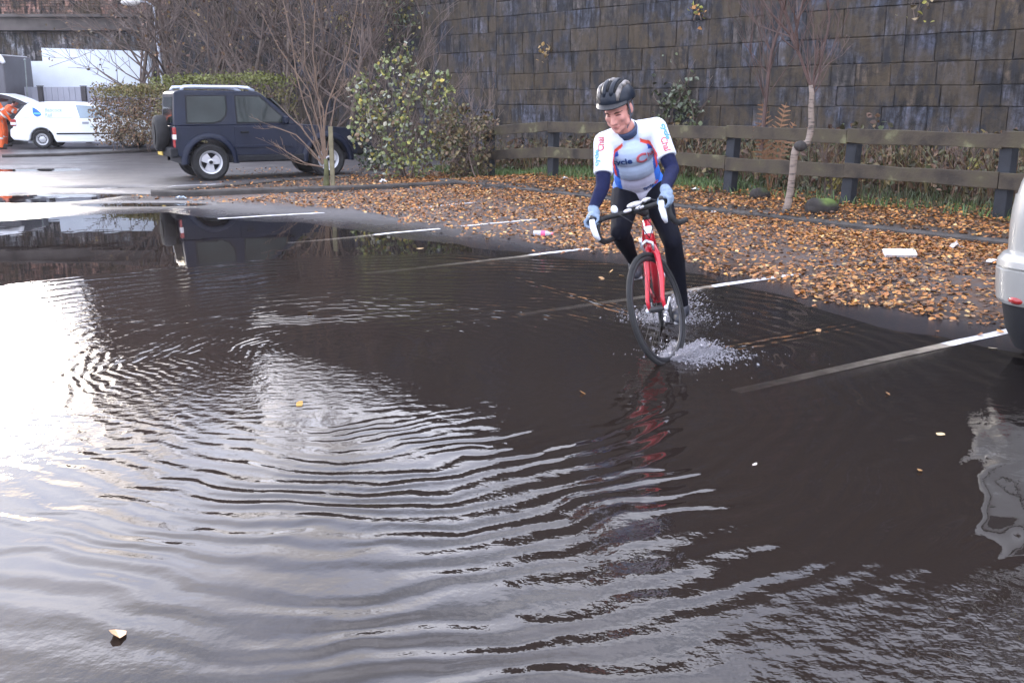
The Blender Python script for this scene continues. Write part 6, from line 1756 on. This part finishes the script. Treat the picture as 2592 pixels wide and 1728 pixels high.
# ------------------------------------------------------------------ the two workers behind the van
M_HIVIS = mat('hi_vis_orange', (.85, .14, .03), .6, var=.15, scale=6); M_REFL = mat('reflective_band', (.70, .68, .66), .4, var=.1); M_HAIR2 = mat('dark_hair', (.02, .015, .013), .7); M_BOOT = mat('boot', (.02, .018, .016), .6)
def worker(name, base, rz, label, bend, arm_fwd, pose_z=0):
    root = empty(name, base, rz); tag(root, label, 'person', 'workers behind the van')
    w = Body()
    # local x: the way it faces
    sh = Vector((.42 * math.sin(bend), 0, .93 + .50 * math.cos(bend))); hip = Vector((0, 0, .93)); tr = (sh - hip)
    w.ell(hip, (.13, .17, .14), 1); w.limb([hip + Vector((0, 0, .05)), hip + tr * .55, sh - tr * .1], [.14, .15, .145], 1)
    for s_ in (-1, 1):
        w.limb([hip + Vector((0, s_ * .09, 0)), Vector((.04, s_ * .11, .5)), Vector((-.02, s_ * .13, .10))], [.10, .082, .075], 1)
        w.limb([Vector((-.03, s_ * .13, .06)), Vector((.14, s_ * .15, .04))], [.055, .045], 3)
        S_ = sh + Vector((0, s_ * .19, -.03)); E_ = S_ + Vector(arm_fwd) * .30 + Vector((0, s_ * .05, -.06)); H_ = E_ + Vector(arm_fwd) * .27
        w.limb([sh + Vector((0, s_ * .08, -.04)), S_, E_, H_], [.075, .07, .055, .04], 1)
        w.ell(H_ + Vector(arm_fwd) * .06, (.05, .035, .045), 0)
        for k in range(4): w.limb([H_ + Vector(arm_fwd) * .08 + Vector((0, s_ * (.02 - .014 * k), 0)), H_ + Vector(arm_fwd) * .15 + Vector((0, s_ * (.02 - .014 * k), -.02 - .004 * k))], [.010, .008], 0, n=6)
    hd = sh + Vector((.16 * math.sin(bend) + .05, 0, .20 * math.cos(bend) + .03)); nk = sh
    w.limb([nk, hd], [.06, .055], 0); w.ell(hd + Vector((.01, 0, .02)), (.095, .078, .115), 0); w.ell(hd + Vector((.10, 0, -.0)), (.02, .014, .022), 0)
    w.fuse('body', [M_SKIN, M_HIVIS, M_REFL, M_BOOT], root, .014, 2)
    q = MB(); q.ell(hd + Vector((-.012, 0, .04)), (.10, .085, .11), seg=16, rings=10); q.build('hair', M_HAIR2, root, smooth=True)
    for t_ in (.28, .62):
        c_ = hip + tr * t_; M4 = Matrix.Translation(c_) @ tr.to_track_quat('Z', 'X').to_matrix().to_4x4(); q = MB(); q.lathe([(.158, -.03), (.160, 0), (.158, .03)], M4, 20); q.build('reflective_band', M_REFL, root, smooth=True)
    for s_ in (-1, 1):
        q = MB(); q.lathe([(.090, -.03), (.090, .03)], Matrix.Translation((.0, s_ * .122, .34)), 16); q.build('reflective_band', M_REFL, root, smooth=True)
        S_ = sh + Vector((0, s_ * .19, -.03)); E_ = S_ + Vector(arm_fwd) * .30 + Vector((0, s_ * .05, -.06)); d_ = (E_ - S_)
        q = MB(); q.lathe([(.068, -.03), (.066, .03)], Matrix.Translation(S_ + d_ * .55) @ d_.to_track_quat('Z', 'X').to_matrix().to_4x4(), 16); q.build('reflective_band', M_REFL, root, smooth=True)
    return root
g_ = G(-2, 346); worker('person', (g_.x, g_.y, gz1(g_.x, g_.y)), R(60), 'worker in orange high visibility suit at the left edge behind the van, seen from behind', .1, (.5, 0, -.75))
g_ = G(2, 341); worker('person', (g_.x + .02, g_.y + .25, gz1(g_.x, g_.y)), R(8), 'dark haired worker in orange leaning into the open tailgate of the van', .85, (.9, 0, -.25))

# ------------------------------------------------------------------ thin haze volume, added to imitate the pale veil of lens glare
m = bpy.data.materials.new('veil_haze'); m.use_nodes = True
n, l = m.node_tree.nodes, m.node_tree.links; n.clear()
out = n.new('ShaderNodeOutputMaterial'); pv = n.new('ShaderNodeVolumePrincipled')
pv.inputs['Color'].default_value = (.92, .90, .96, 1); pv.inputs['Density'].default_value = .0005; pv.inputs['Anisotropy'].default_value = .2
l.new(pv.outputs[0], out.inputs['Volume'])
q = MB(); q.box((0, 0, 6.2), (1300, 1300, 15.0)); o = q.build('haze', m); tag(o, kind='stuff')
